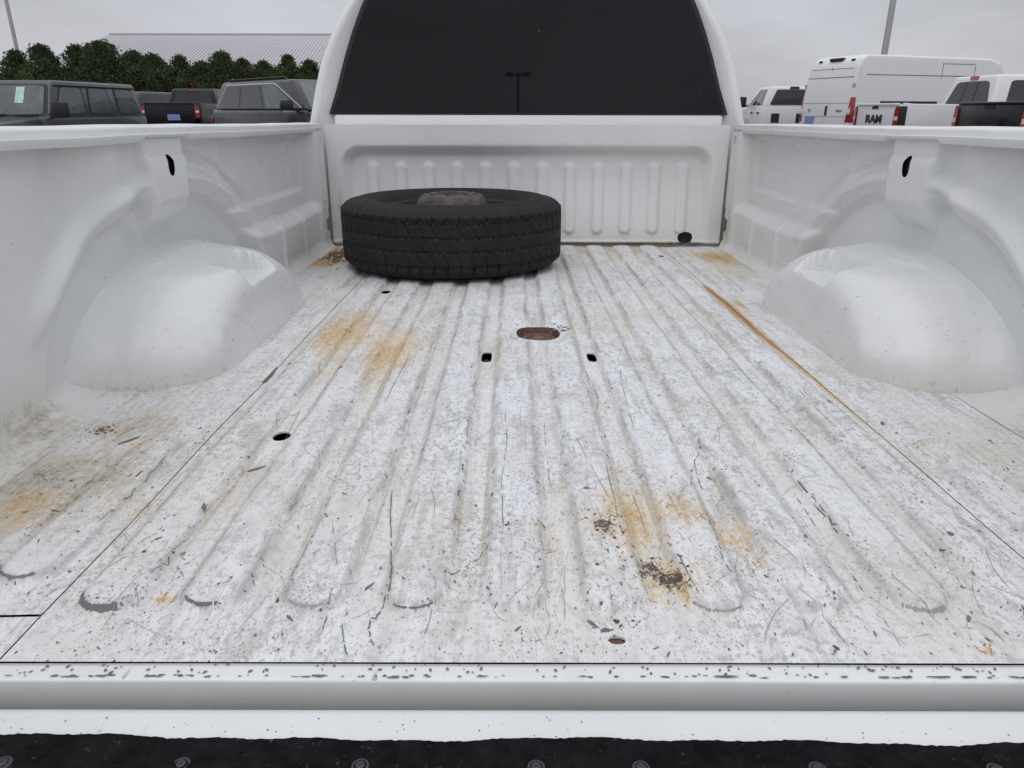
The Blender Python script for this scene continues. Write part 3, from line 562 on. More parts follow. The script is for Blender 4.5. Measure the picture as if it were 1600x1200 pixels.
for q in range(150):
    x, y = -.735 + rng.normal(0, .035), 2.83 + rng.normal(0, .08); dark.strip([(x, y), (x + rng.normal(0, .015), y + rng.uniform(.02, .06))], .006, 3, .0015) if abs(x) < .79 and y < 3.0 and not on_seam(x) else None
for q in range(26): chips.blob(.058 + rng.normal(0, .010), 1.775 + rng.normal(0, .02), .0022 * math.exp(rng.normal(0, .4)), 1.5, rng.uniform(0, 3.14), 7, .5)
for q in range(16): chips.blob(-.055 + rng.normal(0, .012), 1.70 + rng.normal(0, .02), .0012, 2.5, .7 + rng.normal(0, .3), 7, .5)
for side in (-1, 1):
    for q in range(340):
        x = side * rng.uniform(.57, .79); y = YR + .08 + rng.random() * .55
        chips.blob(x, y, .0004 * math.exp(rng.normal(.1, .7)), 1 + rng.exponential(1.0), math.pi / 2 + rng.normal(0, .7))
chips.build('paint_chips', M['primer']); scr.build('hair_scratches', M['scratch']); fleck.build('rust_flecks', M['rustfleck']); dark.build('rust_pits', M['rustdark'])
# knocked-off paint along the sill edge and on the tailgate lip
sl = MB()
def flat_blob(x, y, z, r, asp, ang=0.0, k=8):
    a = np.linspace(0, 2 * np.pi, k, endpoint=False); rad = r * (1 + .4 * rng.uniform(-1, 1, k)); u, v = rad * np.cos(a) * asp, rad * np.sin(a)
    sl.add([(x, y, z)] + [(x + p * math.cos(ang) - q * math.sin(ang), y + p * math.sin(ang) + q * math.cos(ang), z) for p, q in zip(u, v)], [(0, 1 + i, 1 + (i + 1) % k) for i in range(k)])
x = -.6
while x < .6:
    if rng.random() < .72: flat_blob(x,   .5540 + rng.normal(0, .0009), .0014, rng.uniform(.0005, .0014), 1.6 + rng.exponential(2.2))
    x += rng.exponential(.008)
for q in range(130): flat_blob(rng.uniform(-.6, .6), rng.uniform(.5565, .570), .0014, rng.uniform(.0006, .0016), 1.5, rng.uniform(0, 3))
for q in range(60): flat_blob(rng.uniform(-.6, .6), rng.uniform(.493, .521), -.0150, rng.uniform(.0003, .0008), 1.3, rng.uniform(0, 3))
me = bpy.data.meshes.new('edge_chips'); me.from_pydata(sl.v, [], sl.f); tag(link('edge_chips', me, M['primer'], truck, TL), kind='stuff')

# ------------------------------------------------------------------ spare wheel lying flat in the bed
def tyre_mesh(name, Ro, Wd, Ri, lugs, sub=6):
    """tyre about the z axis, from z = 0 to Wd, with a grooved tread"""
    h = Wd / 2; tr = h * .80
    prof = [(Ri, .060), (Ri - .003, .044), (Ri + .008, .034), (Ri + .022, .027), (Ri + .026, .022), (Ri + .05, .012), (Ri + .085, .003), (Ri + .10, .003), (Ro - .055, .010), (Ro - .035, .014), (Ro - .030, .0125), (Ro - .018, .019), (Ro - .007, .030)]
    bot = [(r, z) for r, z in prof]; top = [(r, Wd - z) for r, z in prof[::-1]]
    zs_ = np.linspace(.034, Wd - .034, 41); tread = [(Ro - .006 * abs((z - h) / h) ** 3, z) for z in zs_]
    pr = bot + tread + top; n = len(pr); seg = lugs * sub
    Rr = np.tile(np.array([p[0] for p in pr]), (seg, 1)); Zz = np.tile(np.array([p[1] for p in pr]), (seg, 1)); G = np.zeros_like(Rr); b0 = len(bot)
    ph = (np.arange(seg) % sub) / sub; lug = np.arange(seg) // sub
    zig = .0026 * np.where(np.arange(seg) % 4 < 2, 1, -1)
    for j, z in enumerate(zs_):
        u = (z - h) / h
        for gz in (-.56, -.19, .19, .56):
            gr = np.abs(u - gz - zig / h) < .032; Rr[gr, b0 + j] -= .0055; G[gr, b0 + j] = 1
        if abs(u) > .58:
            cut = (ph < .19); Rr[cut, b0 + j] -= .0055
        elif abs(u) > .2:
            cut = (np.abs(((ph + u * 1.2) % 1) - .5) < .09); Rr[cut, b0 + j] -= .003
    for j in list(range(b0 - 3, b0)) + list(range(b0 + 41, b0 + 44)):
        Rr[ph < .19, j] -= .0038
    th = 2 * np.pi * np.arange(seg) / seg
    Pt = np.stack([Rr * np.cos(th)[:, None], Rr * np.sin(th)[:, None], Zz], -1)
    return Pt, G
spare = empty('spare_wheel'); spare.matrix_world = T @ Matrix.Translation((-.276, 2.655, .0092)) @ Matrix.Rotation(R(17), 4, 'Z')
tag(spare, 'worn black spare tyre on a rusty steel rim lying flat against the bulkhead', 'spare wheel')
Pt, G = tyre_mesh('tyre', .392, .242, .226, 58, 10)
grid('tyre', Pt, M['tyre'], spare, None, None, dict(groove=G), wrap=True, smooth=30)
# steel rim, hub side up, with hand holes in the dish
rprof = [(.228, .040), (.222, .032), (.214, .036), (.210, .055), (.192, .065), (.190, .150), (.212, .178), (.218, .204), (.226, .210), (.232, .206), (.228, .198)]
MB().revolve(rprof, 72).build('rim_barrel', M['rimdark'], spare, smooth=40)
dp = np.array([(.187, .118), (.172, .112), (.158, .116), (.148, .134), (.140, .154), (.134, .172), (.128, .192), (.121, .212), (.112, .226), (.100, .233), (.085, .235), (.066, .236), (.060, .233), (.058, .225), (.058, .190)]) + np.array([0, .013])
seg = 160; th = 2 * np.pi * np.arange(seg) / seg
P = np.stack([dp[None, :, 0] * np.cos(th)[:, None], dp[None, :, 0] * np.sin(th)[:, None], np.tile(dp[:, 1], (seg, 1))], -1)
keep = np.ones((seg, len(dp) - 1), bool)
for i in range(seg):
    f = (i % 20 - 9.5) / 20
    for j in range(len(dp) - 1):
        if (f / .20) ** 2 + ((j - 4.0) / 1.9) ** 2 < 1: keep[i, j] = False
grid('rim_disc', P, M['hub'], spare, None, keep, None, wrap=True, smooth=40)
for k in range(8):
    a = 2 * math.pi * (k + .5) / 8; c_ = (.084 * math.cos(a), .084 * math.sin(a))
    MB().revolve([(.0085, .2345), (.0085, .2362), (.0065, .2362), (.006, .225), (.0001, .225)], 12, (c_[0], c_[1], .013)).build('lug_hole', M['void'], spare)
# ------------------------------------------------------------------ vehicles of the lot
def paint(name, c, rough=.28, metal=.0, coat=.5): return plain(name, c, rough, metal, var=.02, sc=2.5, coat=coat, coatr=.06, spec=.35)
V = dict(grey=paint('slate_grey_paint', (.050, .056, .068), .35, coat=.3), dgrey=paint('dark_graphite_paint', (.022, .022, .028), .3, coat=.25), black=paint('black_paint', (.004, .004, .0045), .25, coat=.12), white=paint('white_vehicle_paint', (.70, .71, .72), .3),
         silver=paint('silver_paint', (.32, .33, .34), .35, .4), vglass=plain('vehicle_glass', (.018, .021, .023), .08, var=.5, sc=1.5, spec=.6), lglass=plain('clear_vehicle_glass', (.07, .085, .085), .10, var=.7, sc=3, spec=.7), trim=plain('black_plastic_trim', (.014, .014, .015), .6, var=.3, sc=20),
         red=plain('red_tail_lens', (.32, .012, .014), .2, var=.3, sc=14, coat=.5), clear=plain('clear_lamp_lens', (.62, .62, .60), .2, var=.1), chrome=plain('chrome_trim', (.55, .55, .56), .2, .9, var=.05), rubber=plain('tyre_sidewall', (.014, .014, .014), .8, var=.3, sc=20), steel=plain('wheel_alloy', (.30, .30, .31), .4, .6, var=.1),
         ltr=plain('black_lettering', (.02, .02, .02), .4, var=.1), plate=plain('blue_white_plate', (.18, .26, .50), .5, var=.5, sc=9), sticker=plain('pale_window_sticker', (.45, .62, .55), .6, var=.4, sc=12), seat=plain('grey_upholstery', (.06, .06, .06), .9, var=.3))
def rpoly(pts, r, n=4):
    """round the corners of a 2D polygon"""
    out_ = []; N = len(pts)
    for i in range(N):
        p, a, b = Vector(pts[i]), Vector(pts[i - 1]), Vector(pts[(i + 1) % N]); da, db = (a - p), (b - p); rr = min(r, da.length * .45, db.length * .45)
        q0, q1 = p + da.normalized() * rr, p + db.normalized() * rr
        for k in range(n + 1): t_ = k / n; out_.append(tuple((1 - t_) ** 2 * q0 + 2 * t_ * (1 - t_) * p + t_ ** 2 * q1))
    return out_
class Vehicle:
    def __init__(s, name, label, cat, loc, head, group=None):
        s.o = tag(empty(name, (loc[0], loc[1], 0), R(head)), label, cat, group)
    def part(s, name, mb, mat, bevel=0, smooth=35, parent=None, seg=2): return mb.build(name, mat, parent or s.o, None, bevel, seg, smooth)
    def on(s, name, quad, uv, mat, th=.010, off=.004, r=.0, parent=None):
        """thin slab lying on a face given by four corners (lower left, lower right, upper right, upper left as seen from outside)"""
        a, b, c, d = [Vector(q) for q in quad]; n = (b - a).cross(d - a).normalized()
        pts = rpoly(uv, r) if r else uv
        P = [(a * (1 - u) + b * u) * (1 - v) + (d * (1 - u) + c * u) * v + n * off for u, v in pts]
        return s.part(name, MB().prism(P, n * th * -1), mat, 0, 30, parent)
    def wheel(s, x, y, r=.38, wd=.25):
        sg = 1 if x > 0 else -1
        k = s.part('wheel', MB().revolve([(r * .62, -.5 * wd), (r * .9, -.5 * wd), (r, -.38 * wd), (r, .38 * wd), (r * .9, .5 * wd), (r * .62, .5 * wd)], 28, (x, y, r), 'x', True), V['rubber'])
        s.part('rim', MB().revolve([(.001, .30 * wd * sg), (r * .2, .34 * wd * sg), (r * .25, .2 * wd * sg), (r * .55, .3 * wd * sg), (r * .63, .42 * wd * sg), (r * .63, -.3 * wd * sg)], 20, (x, y, r), 'x'), V['steel'], parent=k)
    def arch(s, x, y, r, hw=.10): s.part('wheel_arch', MB().revolve([(.01, -hw), (r, -hw), (r, hw), (.01, hw)], 24, (x, y, .40), 'x', True), V['trim'])
def frustum(yb0, yb1, zb, hb, yt0, yt1, zt, ht):
    """cab: rear/front y, z and half width at belt and at roof; returns bottom, top corners and faces"""
    b = [(-hb, yb0, zb), (hb, yb0, zb), (hb, yb1, zb), (-hb, yb1, zb)]; t_ = [(-ht, yt0, zt), (ht, yt0, zt), (ht, yt1, zt), (-ht, yt1, zt)]
    return b, t_, dict(rear=(b[0], b[1], t_[1], t_[0]), right=(b[1], b[2], t_[2], t_[1]), front=(b[2], b[3], t_[3], t_[2]), left=(b[3], b[0], t_[0], t_[3]))
def slab(y0, y1, z0, z1, h0, h1=None): 
    h1 = h0 if h1 is None else h1
    return MB().hull([(-h0, y0, z0), (h0, y0, z0), (h0, y1, z0), (-h0, y1, z0)], [(-h1, y0, z1), (h1, y0, z1), (h1, y1, z1), (-h1, y1, z1)])
def mirror_pair(v, y, z, x, mat, size=(.14, .10, .22)):
    for s in (-1, 1):
        m = v.part('side_mirror', MB().box((s * (x + size[0]), y, z), (size[0] * 1.6, size[1], size[2])), mat, .03)
        v.part('mirror_arm', MB().box((s * (x + .02), y + .02, z - size[2] * .35), (.14, .06, .05)), V['trim'], parent=m)
def letters(v, txt, quad, u, vv, size, mat, sx=1.25, name='lettering', parent=None, bold=.012):
    a, b, c, d = [Vector(q) for q in quad]; X = (b - a).normalized(); n = (b - a).cross(d - a).normalized(); Yv = n.cross(X)
    cu = bpy.data.curves.new(name, 'FONT'); cu.body = txt; cu.size = size; cu.align_x = 'CENTER'; cu.align_y = 'CENTER'; cu.extrude = .006; cu.offset = bold
    tmp = bpy.data.objects.new('tmp_text', cu); col.objects.link(tmp); bpy.context.view_layer.update()
    me = bpy.data.meshes.new_from_object(tmp.evaluated_get(bpy.context.evaluated_depsgraph_get())); bpy.data.objects.remove(tmp)
    o_ = (a * (1 - u) + b * u) * (1 - vv) + (d * (1 - u) + c * u) * vv + n * .008
    m4 = Matrix((X.to_4d() * 0 + Vector((*(X * sx), 0)), Vector((*Yv, 0)), Vector((*n, 0)), Vector((*o_, 1)))).transposed()
    me.materials.clear(); return link(name, me, mat, parent or v.o, m4)

def pickup(label, loc, head, col_, tail_txt=None, roof=1.94, tail=1.46, name='pickup_truck', group=None, bed=1.95, lamp_round=False, step=0):
    v = Vehicle(name, label, 'pickup truck', loc, head, group); m = V[col_]; W = .98
    yb = -2.90; yc = yb + bed; yw = yc + 2.25; yf = 2.95
    v.part('lower_body', slab(yc + .01, yw, .48, 1.24, W, W - .03), m, .05)
    v.part('front_end', MB().hull([(-W, yw, .48), (W, yw, .48), (W - .06, yf, .48), (-W + .06, yf, .48)], [(-W + .04, yw, 1.27), (W - .04, yw, 1.27), (W - .12, yf - .06, 1.12), (-W + .12, yf - .06, 1.12)]), m, .07)
    b, t_, F_ = frustum(yc + .02, yw + .10, 1.235, W - .05, yc + .16, yw - .62, roof, .70)
    v.part('cab', MB().hull(b, t_), m, .06, seg=3)
    g_ = V['vglass']
    v.on('rear_window', F_['rear'], [(.07, .10), (.93, .10), (.86, .86), (.14, .86)], g_, r=.10)
    v.on('window_divider', F_['rear'], [(.375, .11), (.385, .11), (.385, .85), (.375, .85)], V['trim'], off=.008); v.on('window_divider', F_['rear'], [(.615, .11), (.625, .11), (.625, .85), (.615, .85)], V['trim'], off=.008)
    v.on('brake_light', F_['rear'], [(.41, .90), (.59, .90), (.58, .985), (.42, .985)], V['red'], off=.02, th=.03)
    for sd_, fl in (('right', 0), ('left', 1)):
        def U(p): return [((1 - u if fl else u), q) for u, q in p][::(-1 if fl else 1)]
        v.on('rear_door_window', F_[sd_], U([(.10, .06), (.42, .06), (.42, .86), (.17, .86)]), g_, r=.07); v.on('front_door_window', F_[sd_], U([(.46, .06), (.90, .06), (.90, .20), (.80, .86), (.46, .86)]), g_, r=.06)
        v.on('door_handle', ((W - .005, yc + .3, 1.02), (W - .005, yc + .6, 1.02), (W - .005, yc + .6, 1.08), (W - .005, yc + .3, 1.08)) if not fl else ((-W + .005, yc + .6, 1.02), (-W + .005, yc + .3, 1.02), (-W + .005, yc + .3, 1.08), (-W + .005, yc + .6, 1.08)), [(0, 0), (1, 0), (1, 1), (0, 1)], V['trim'] if col_ != 'white' else m, th=.03, off=.012)
    v.on('windshield', F_['front'], [(.06, .08), (.94, .08), (.86, .90), (.14, .90)], g_, r=.05)
    for s in (-1, 1):
        sp = MB().prism([(s * W, yb + .10, .50), (s * W, yc - .01, .50), (s * W, yc - .01, tail - .03), (s * (W - .01), yb + .30, tail - .02), (s * (W - .01), yb + .10, tail)], (-s * .09, 0, 0)); v.part('bed_side', sp, m, .025)
        v.on('tail_light', ((s * W - .03, yb + .06, tail - .48), (s * W + .03, yb + .06, tail - .48), (s * W + .03, yb + .06, tail - .05), (s * W - .03, yb + .06, tail - .05)), [(0, 0), (1, 0), (1, 1), (0, 1)], V['trim'], th=.02) if False else None
        tl = v.part('tail_light', MB().hull([(s * (W - .20), yb + .02, tail - .50), (s * (W + .012), yb + .06, tail - .50), (s * (W + .012), yb + .17, tail - .50), (s * (W - .20), yb + .20, tail - .50)], [(s * (W - .20), yb + .03, tail - .06), (s * (W + .012), yb + .07, tail - .06), (s * (W + .012), yb + .16, tail - .06), (s * (W - .20), yb + .20, tail - .06)]), V['trim'], .02)
        lq = [(W - .185, yb + .018), (W - .03, yb + .045)]; lq = lq if s > 0 else [(-x, y) for x, y in lq[::-1]]
        qd = ((lq[0][0], lq[0][1], tail - .47), (lq[1][0], lq[1][1], tail - .47), (lq[1][0], lq[1][1] + .01, tail - .09), (lq[0][0], lq[0][1] + .01, tail - .09))
        v.on('red_lens', qd, [(.08, .02), (.95, .02), (.95, .98), (.08, .98)], V['red'], th=.012, off=.012, r=.12, parent=tl); v.on('reverse_lens', qd, [(.22, .42), (.85, .42), (.85, .60), (.22, .60)], V['clear'], th=.012, off=.018, parent=tl)
        v.arch(s * (W - .05), yb + 1.22, .50); v.arch(s * (W - .05), yf - .98, .50); v.wheel(s * (W - .14), yb + 1.22, .40); v.wheel(s * (W - .14), yf - .98, .40)
    tgm = v.part('tailgate', slab(yb + .03, yb + .11, .68, tail - .01, W - .20), m, .02)
    tq = ((-W + .20, yb + .03, .68), (W - .20, yb + .03, .68), (W - .20, yb + .03, tail), (-W + .20, yb + .03, tail))
    v.part('tailgate_spoiler', slab(yb - .0, yb + .12, tail - .05, tail - .005, W - .19), m, .015, parent=tgm)
    v.on('tailgate_handle', tq, [(.41, .86), (.59, .86), (.56, .95), (.44, .95)], V['trim'], th=.02, off=.010, parent=tgm)
    if tail_txt:
        letters(v, tail_txt, tq, .5, .62, .21, V['ltr'], 1.6, parent=tgm, bold=.007); letters(v, '4x4', tq, .88, .30, .09, V['ltr'], 1.2, parent=tgm, bold=.003)
    v.part('bed_floor', slab(yb + .11, yc, .74, .80, W - .10), V['trim']); v.part('bed_front', slab(yc - .06, yc, .80, tail - .06, W - .10), m)
    v.part('rear_bumper', slab(yb - .16, yb + .02, .50, .66, W - .04), V['chrome'], .04); v.part('front_bumper', slab(yf, yf + .14, .45, .72, W - .08), V['trim'], .04)
    mirror_pair(v, yw - .12, 1.36, W - .02, V['trim'], (.12, .10, .26))
    return v
# dark grey off-roader, front towards us
def offroader(loc, head):
    v = Vehicle('off_road_suv', 'slate grey boxy off-road SUV with flat windshield, leftmost by the hedge', 'suv', loc, head); m = V['grey']; W = .86
    v.part('lower_body', slab(-2.15, .95, .55, 1.20, .80, .80), m, .04); 
    v.part('hood', MB().hull([(-.74, .92, .75), (.74, .92, .75), (.62, 2.15, .75), (-.62, 2.15, .75)], [(-.72, .92, 1.19), (.72, .92, 1.19), (.58, 2.12, 1.10), (-.58, 2.12, 1.10)]), m, .05)
    v.part('grille', slab(2.13, 2.19, .70, 1.08, .60), m, .03)
    b, t_, F_ = frustum(-2.12, .80, 1.19, .77, -2.02, .48, 1.75, .69); v.part('cabin', MB().hull(b, t_), m, .03)
    v.part('hard_top', MB().hull([(-.70, -2.04, 1.715), (.70, -2.04, 1.715), (.70, .44, 1.715), (-.70, .44, 1.715)], [(-.67, -2.02, 1.775), (.67, -2.02, 1.775), (.67, .40, 1.775), (-.67, .40, 1.775)]), m, .035, seg=3)
    for s in (-1, 1): v.part('roof_gutter', MB().tube((s * .715, -2.0, 1.70), (s * .715, .44, 1.70), .012, 6), V['trim'])
    fr = v.on('windshield_frame', F_['front'], [(.03, .05), (.97, .05), (.97, .93), (.03, .93)], V['trim'], off=.006, r=.06); v.on('windshield', F_['front'], [(.07, .09), (.93, .09), (.93, .89), (.07, .89)], V['lglass'], off=.014, r=.08); v.on('window_sticker', F_['front'], [(.60, .40), (.70, .40), (.70, .84), (.60, .84)], V['sticker'], off=.020)
    for k in (.25, .62): v.part('wiper', MB().tube((.75 - 1.5 * k, .83, 1.235), (.35 - 1.5 * k, .80, 1.25), .012, 6), V['trim'])
    for sd_, fl in (('right', 0), ('left', 1)):
        def U(p): return [((1 - u if fl else u), q) for u, q in p][::(-1 if fl else 1)]
        for nm, pts in (('quarter_window', [(.05, .12), (.29, .12), (.29, .86), (.09, .86)]), ('rear_door_window', [(.36, .12), (.61, .12), (.61, .86), (.41, .86)]), ('front_door_window', [(.66, .12), (.95, .12), (.92, .60), (.91, .86), (.70, .86)])):
            cx_ = sum(u for u, _ in pts) / len(pts); cy_ = sum(q for _, q in pts) / len(pts)
            v.on(nm + '_frame', F_[sd_], U([(cx_ + (u - cx_) * 1.12, cy_ + (q - cy_) * 1.10) for u, q in pts]), V['trim'], off=.004, r=.06); v.on(nm, F_[sd_], U(pts), V['lglass'], off=.010, r=.05)
    mirror_pair(v, .72, 1.32, .78, V['trim'], (.15, .10, .24))
    for s in (-1, 1):
        v.part('fender_flare', MB().box((s * .86, 1.55, 1.0), (.22, 1.0, .06)), V['trim'], .02); v.part('headlight', MB().revolve([(.001, 2.22), (.10, 2.21), (.11, 2.18)], 20, (s * .42, 0, .92), 'y'), V['clear'])
        for y in (-1.35, 1.55): v.wheel(s * .80, y, .40)
    v.part('spare_wheel_carrier', MB().revolve([(.2, -2.40), (.38, -2.38), (.38, -2.18), (.2, -2.16)], 24, (0, 0, 1.05), 'y', True), V['rubber'])
offroader((-8.30, 13.35), 177)
# big graphite SUV, front towards the cab
def big_suv(loc, head):
    v = Vehicle('family_suv', 'large dark graphite SUV with roof rails partly hidden by the white cab', 'suv', loc, head); m = V['dgrey']; W = .98
    v.part('lower_body', slab(-2.65, 1.55, .45, 1.33, W, W - .05), m, .08, seg=3); v.part('hood', MB().hull([(-W, 1.5, .45), (W, 1.5, .45), (W - .1, 2.75, .45), (-W + .1, 2.75, .45)], [(-W + .06, 1.5, 1.32), (W - .06, 1.5, 1.32), (W - .16, 2.7, 1.12), (-W + .16, 2.7, 1.12)]), m, .09, seg=3)
    b, t_, F_ = frustum(-2.58, 1.62, 1.315, W - .07, -2.36, .72, 1.875, .74); v.part('cabin', MB().hull(b, t_), m, .07, seg=3)
    for s in (-1, 1):
        v.part('roof_rail', MB().tube((s * .66, -2.0, 1.91), (s * .66, .35, 1.92), .018, 8).tube((s * .66, -2.0, 1.91), (s * .67, -2.18, 1.86), .016, 8).tube((s * .66, .35, 1.92), (s * .67, .52, 1.87), .016, 8), V['trim'])
    for sd_, fl in (('right', 0), ('left', 1)):
        def U(p): return [((1 - u if fl else u), q) for u, q in p][::(-1 if fl else 1)]
        v.on('window_band', F_[sd_], U([(.035, .05), (.965, .05), (.79, .90), (.09, .90)]), V['chrome'], off=.003, r=.05); v.on('window_surround', F_[sd_], U([(.042, .04), (.955, .04), (.78, .865), (.096, .865)]), m, off=.006, r=.05)
        v.on('quarter_window', F_[sd_], U([(.065, .06), (.31, .06), (.31, .83), (.115, .83)]), V['vglass'], off=.012, r=.06); v.on('rear_door_window', F_[sd_], U([(.36, .06), (.575, .06), (.575, .83), (.36, .83)]), V['vglass'], off=.012, r=.04); v.on('front_door_window', F_[sd_], U([(.61, .06), (.91, .06), (.77, .83), (.61, .83)]), V['lglass'], off=.012, r=.04)
    v.on('windshield', F_['front'], [(.05, .06), (.95, .06), (.90, .93), (.10, .93)], V['lglass'], r=.05); v.on('rear_window', F_['rear'], [(.08, .12), (.92, .12), (.88, .85), (.12, .85)], V['vglass'], r=.05)
    mirror_pair(v, 1.18, 1.40, W - .02, m, (.15, .12, .20))
    for s in (-1, 1):
        v.part('mirror_trim', MB().box((s * (W + .12), 1.18, 1.295), (.24, .11, .025)), V['chrome']); v.part('headlight', MB().box((s * .72, 2.70, .98), (.36, .1, .10)), V['clear'], .02); v.part('tail_light', MB().box((s * .86, -2.64, 1.12), (.2, .06, .14)), V['red'], .02)
        for y in (-1.65, 1.72): v.arch(s * (W - .05), y, .48); v.wheel(s * (W - .12), y, .41)
    v.part('grille', slab(2.70, 2.77, .70, 1.02, .62), V['trim'], .02)
big_suv((-4.27, 15.99), 223.8)
# small cars parked behind the off-roader
def small_car(name, label, loc, head, mat, L_=4.5, roof=1.62, belt=1.0, cat='car'):
    v = Vehicle(name, label, cat, loc, head); m = V[mat]; W = .90; h = L_ / 2
    v.part('lower_body', MB().hull([(-W, -h, .35), (W, -h, .35), (W - .06, h, .35), (-W + .06, h, .35)], [(-W + .05, -h + .04, belt), (W - .05, -h + .04, belt), (W - .14, h - .1, belt - .18), (-W + .14, h - .1, belt - .18)]), m, .10, seg=3)
    b, t_, F_ = frustum(-h + .10, h - 1.25, belt - .05, W - .08, -h + .55, h - 2.15, roof, .60); v.part('cabin', MB().hull(b, t_), m, .09, seg=3)
    v.on('windshield', F_['front'], [(.06, .10), (.94, .10), (.88, .90), (.12, .90)], V['lglass'], r=.06); v.on('rear_window', F_['rear'], [(.08, .14), (.92, .14), (.86, .86), (.14, .86)], V['vglass'], r=.06)
    for sd_, fl in (('right', 0), ('left', 1)):
        def U(p): return [((1 - u if fl else u), q) for u, q in p][::(-1 if fl else 1)]
        v.on('rear_door_window', F_[sd_], U([(.12, .12), (.48, .12), (.48, .84), (.22, .84)]), V['vglass'], r=.06); v.on('front_door_window', F_[sd_], U([(.52, .12), (.88, .12), (.74, .84), (.52, .84)]), V['vglass'], r=.06)
    mirror_pair(v, h - 1.55, belt + .08, W - .04, V['trim'], (.11, .09, .14))
    for s in (-1, 1):
        v.part('headlight', MB().box((s * .62, h - .14, .70), (.34, .14, .12)), V['clear'], .03); v.part('tail_light', MB().box((s * .70, -h + .04, .85), (.30, .06, .14)), V['red'], .02)
        for y in (-h + .85, h - .9): v.arch(s * (W - .06), y, .37); v.wheel(s * (W - .11), y, .33, .21)
small_car('crossover_car', 'dark crossover seen between the slate off-roader and the black pickup', (-13.9, 28.2), 165, 'dgrey', 4.6, 1.90, 1.30)
small_car('silver_sedan', 'silver grey sedan with raked windshield just behind the slate off-roader', (-10.75, 19.6), -105, 'silver', 4.5, 1.56, 1.06)
pk = pickup('black pickup truck seen from behind, below the hedge, tailgate up with blue plate', (-11.25, 28.0), 1, 'black', None, 1.98, 1.52, group='pickup trucks parked in the lot')
pk.on('license_plate', ((-.10, -2.885, .98), (.30, -2.885, .98), (.30, -2.885, 1.16), (-.10, -2.885, 1.16)), [(0, 0), (1, 0), (1, 1), (0, 1)], V['plate'], th=.02)
# right-hand side: chassis cab, high-roofed van, two pickups
def chassis_cab(loc, head):
    v = Vehicle('chassis_cab_truck', 'white chassis cab truck with bare frame and two square vents, far right of the cab', 'truck', loc, head); m = V['white']; W = .98
    v.part('lower_body', slab(-1.0, 1.35, .62, 1.44, W, W - .03), m, .05); v.part('hood', MB().hull([(-W, 1.3, .62), (W, 1.3, .62), (W - .08, 2.9, .62), (-W + .08, 2.9, .62)], [(-W + .05, 1.3, 1.46), (W - .05, 1.3, 1.46), (W - .14, 2.85, 1.36), (-W + .14, 2.85, 1.36)]), m, .10, seg=3)
    b, t_, F_ = frustum(-.98, 1.42, 1.43, W - .05, -.86, .72, 2.04, .72); v.part('cab', MB().hull(b, t_), m, .06, seg=3)
    v.on('rear_window', F_['rear'], [(.09, .08), (.91, .08), (.86, .84), (.14, .84)], V['vglass'], r=.05); v.on('brake_light', F_['rear'], [(.40, .86), (.60, .86), (.59, .98), (.41, .98)], V['trim'], th=.03, off=.02)
    rq = ((-W, -1.0, .62), (W, -1.0, .62), (W, -1.0, 1.44), (-W, -1.0, 1.44))
    for u in (.16, .56): v.on('vent', rq, [(u, .40), (u + .13, .40), (u + .13, .74), (u, .74)], V['trim'], th=.02, off=.012)
    for sd_, fl in (('right', 0), ('left', 1)):
        def U(p): return [((1 - u if fl else u), q) for u, q in p][::(-1 if fl else 1)]
        v.on('rear_door_window', F_[sd_], U([(.12, .08), (.44, .08), (.44, .86), (.20, .86)]), V['vglass'], r=.05); v.on('front_door_window', F_[sd_], U([(.48, .08), (.92, .08), (.74, .86), (.48, .86)]), V['vglass'], r=.05)
        xx = W + .012
        for yy in (-.5, .35): v.part('door_handle', MB().box((xx if not fl else -xx, yy, 1.24), (.03, .16, .05)), V['trim'])
    v.on('windshield', F_['front'], [(.06, .08), (.94, .08), (.88, .92), (.12, .92)], V['vglass'], r=.05); mirror_pair(v, 1.15, 1.58, W, V['trim'], (.17, .12, .34))
    v.part('frame_rails', MB().box((-.42, -2.2, .80), (.10, 2.5, .22)).box((.42, -2.2, .80), (.10, 2.5, .22)).box((0, -3.3, .80), (.84, .10, .18)), V['trim']); v.part('fuel_tank', MB().box((0, -1.8, .72), (.6, .8, .36)), V['trim'], .04)
    for s in (-1, 1):
        v.arch(s * (W - .03), 1.95, .52); v.wheel(s * (W - .14), 1.95, .42); v.wheel(s * .80, -2.35, .42); v.wheel(s * .52, -2.35, .42)
chassis_cab((9.0, 25.8), -4)
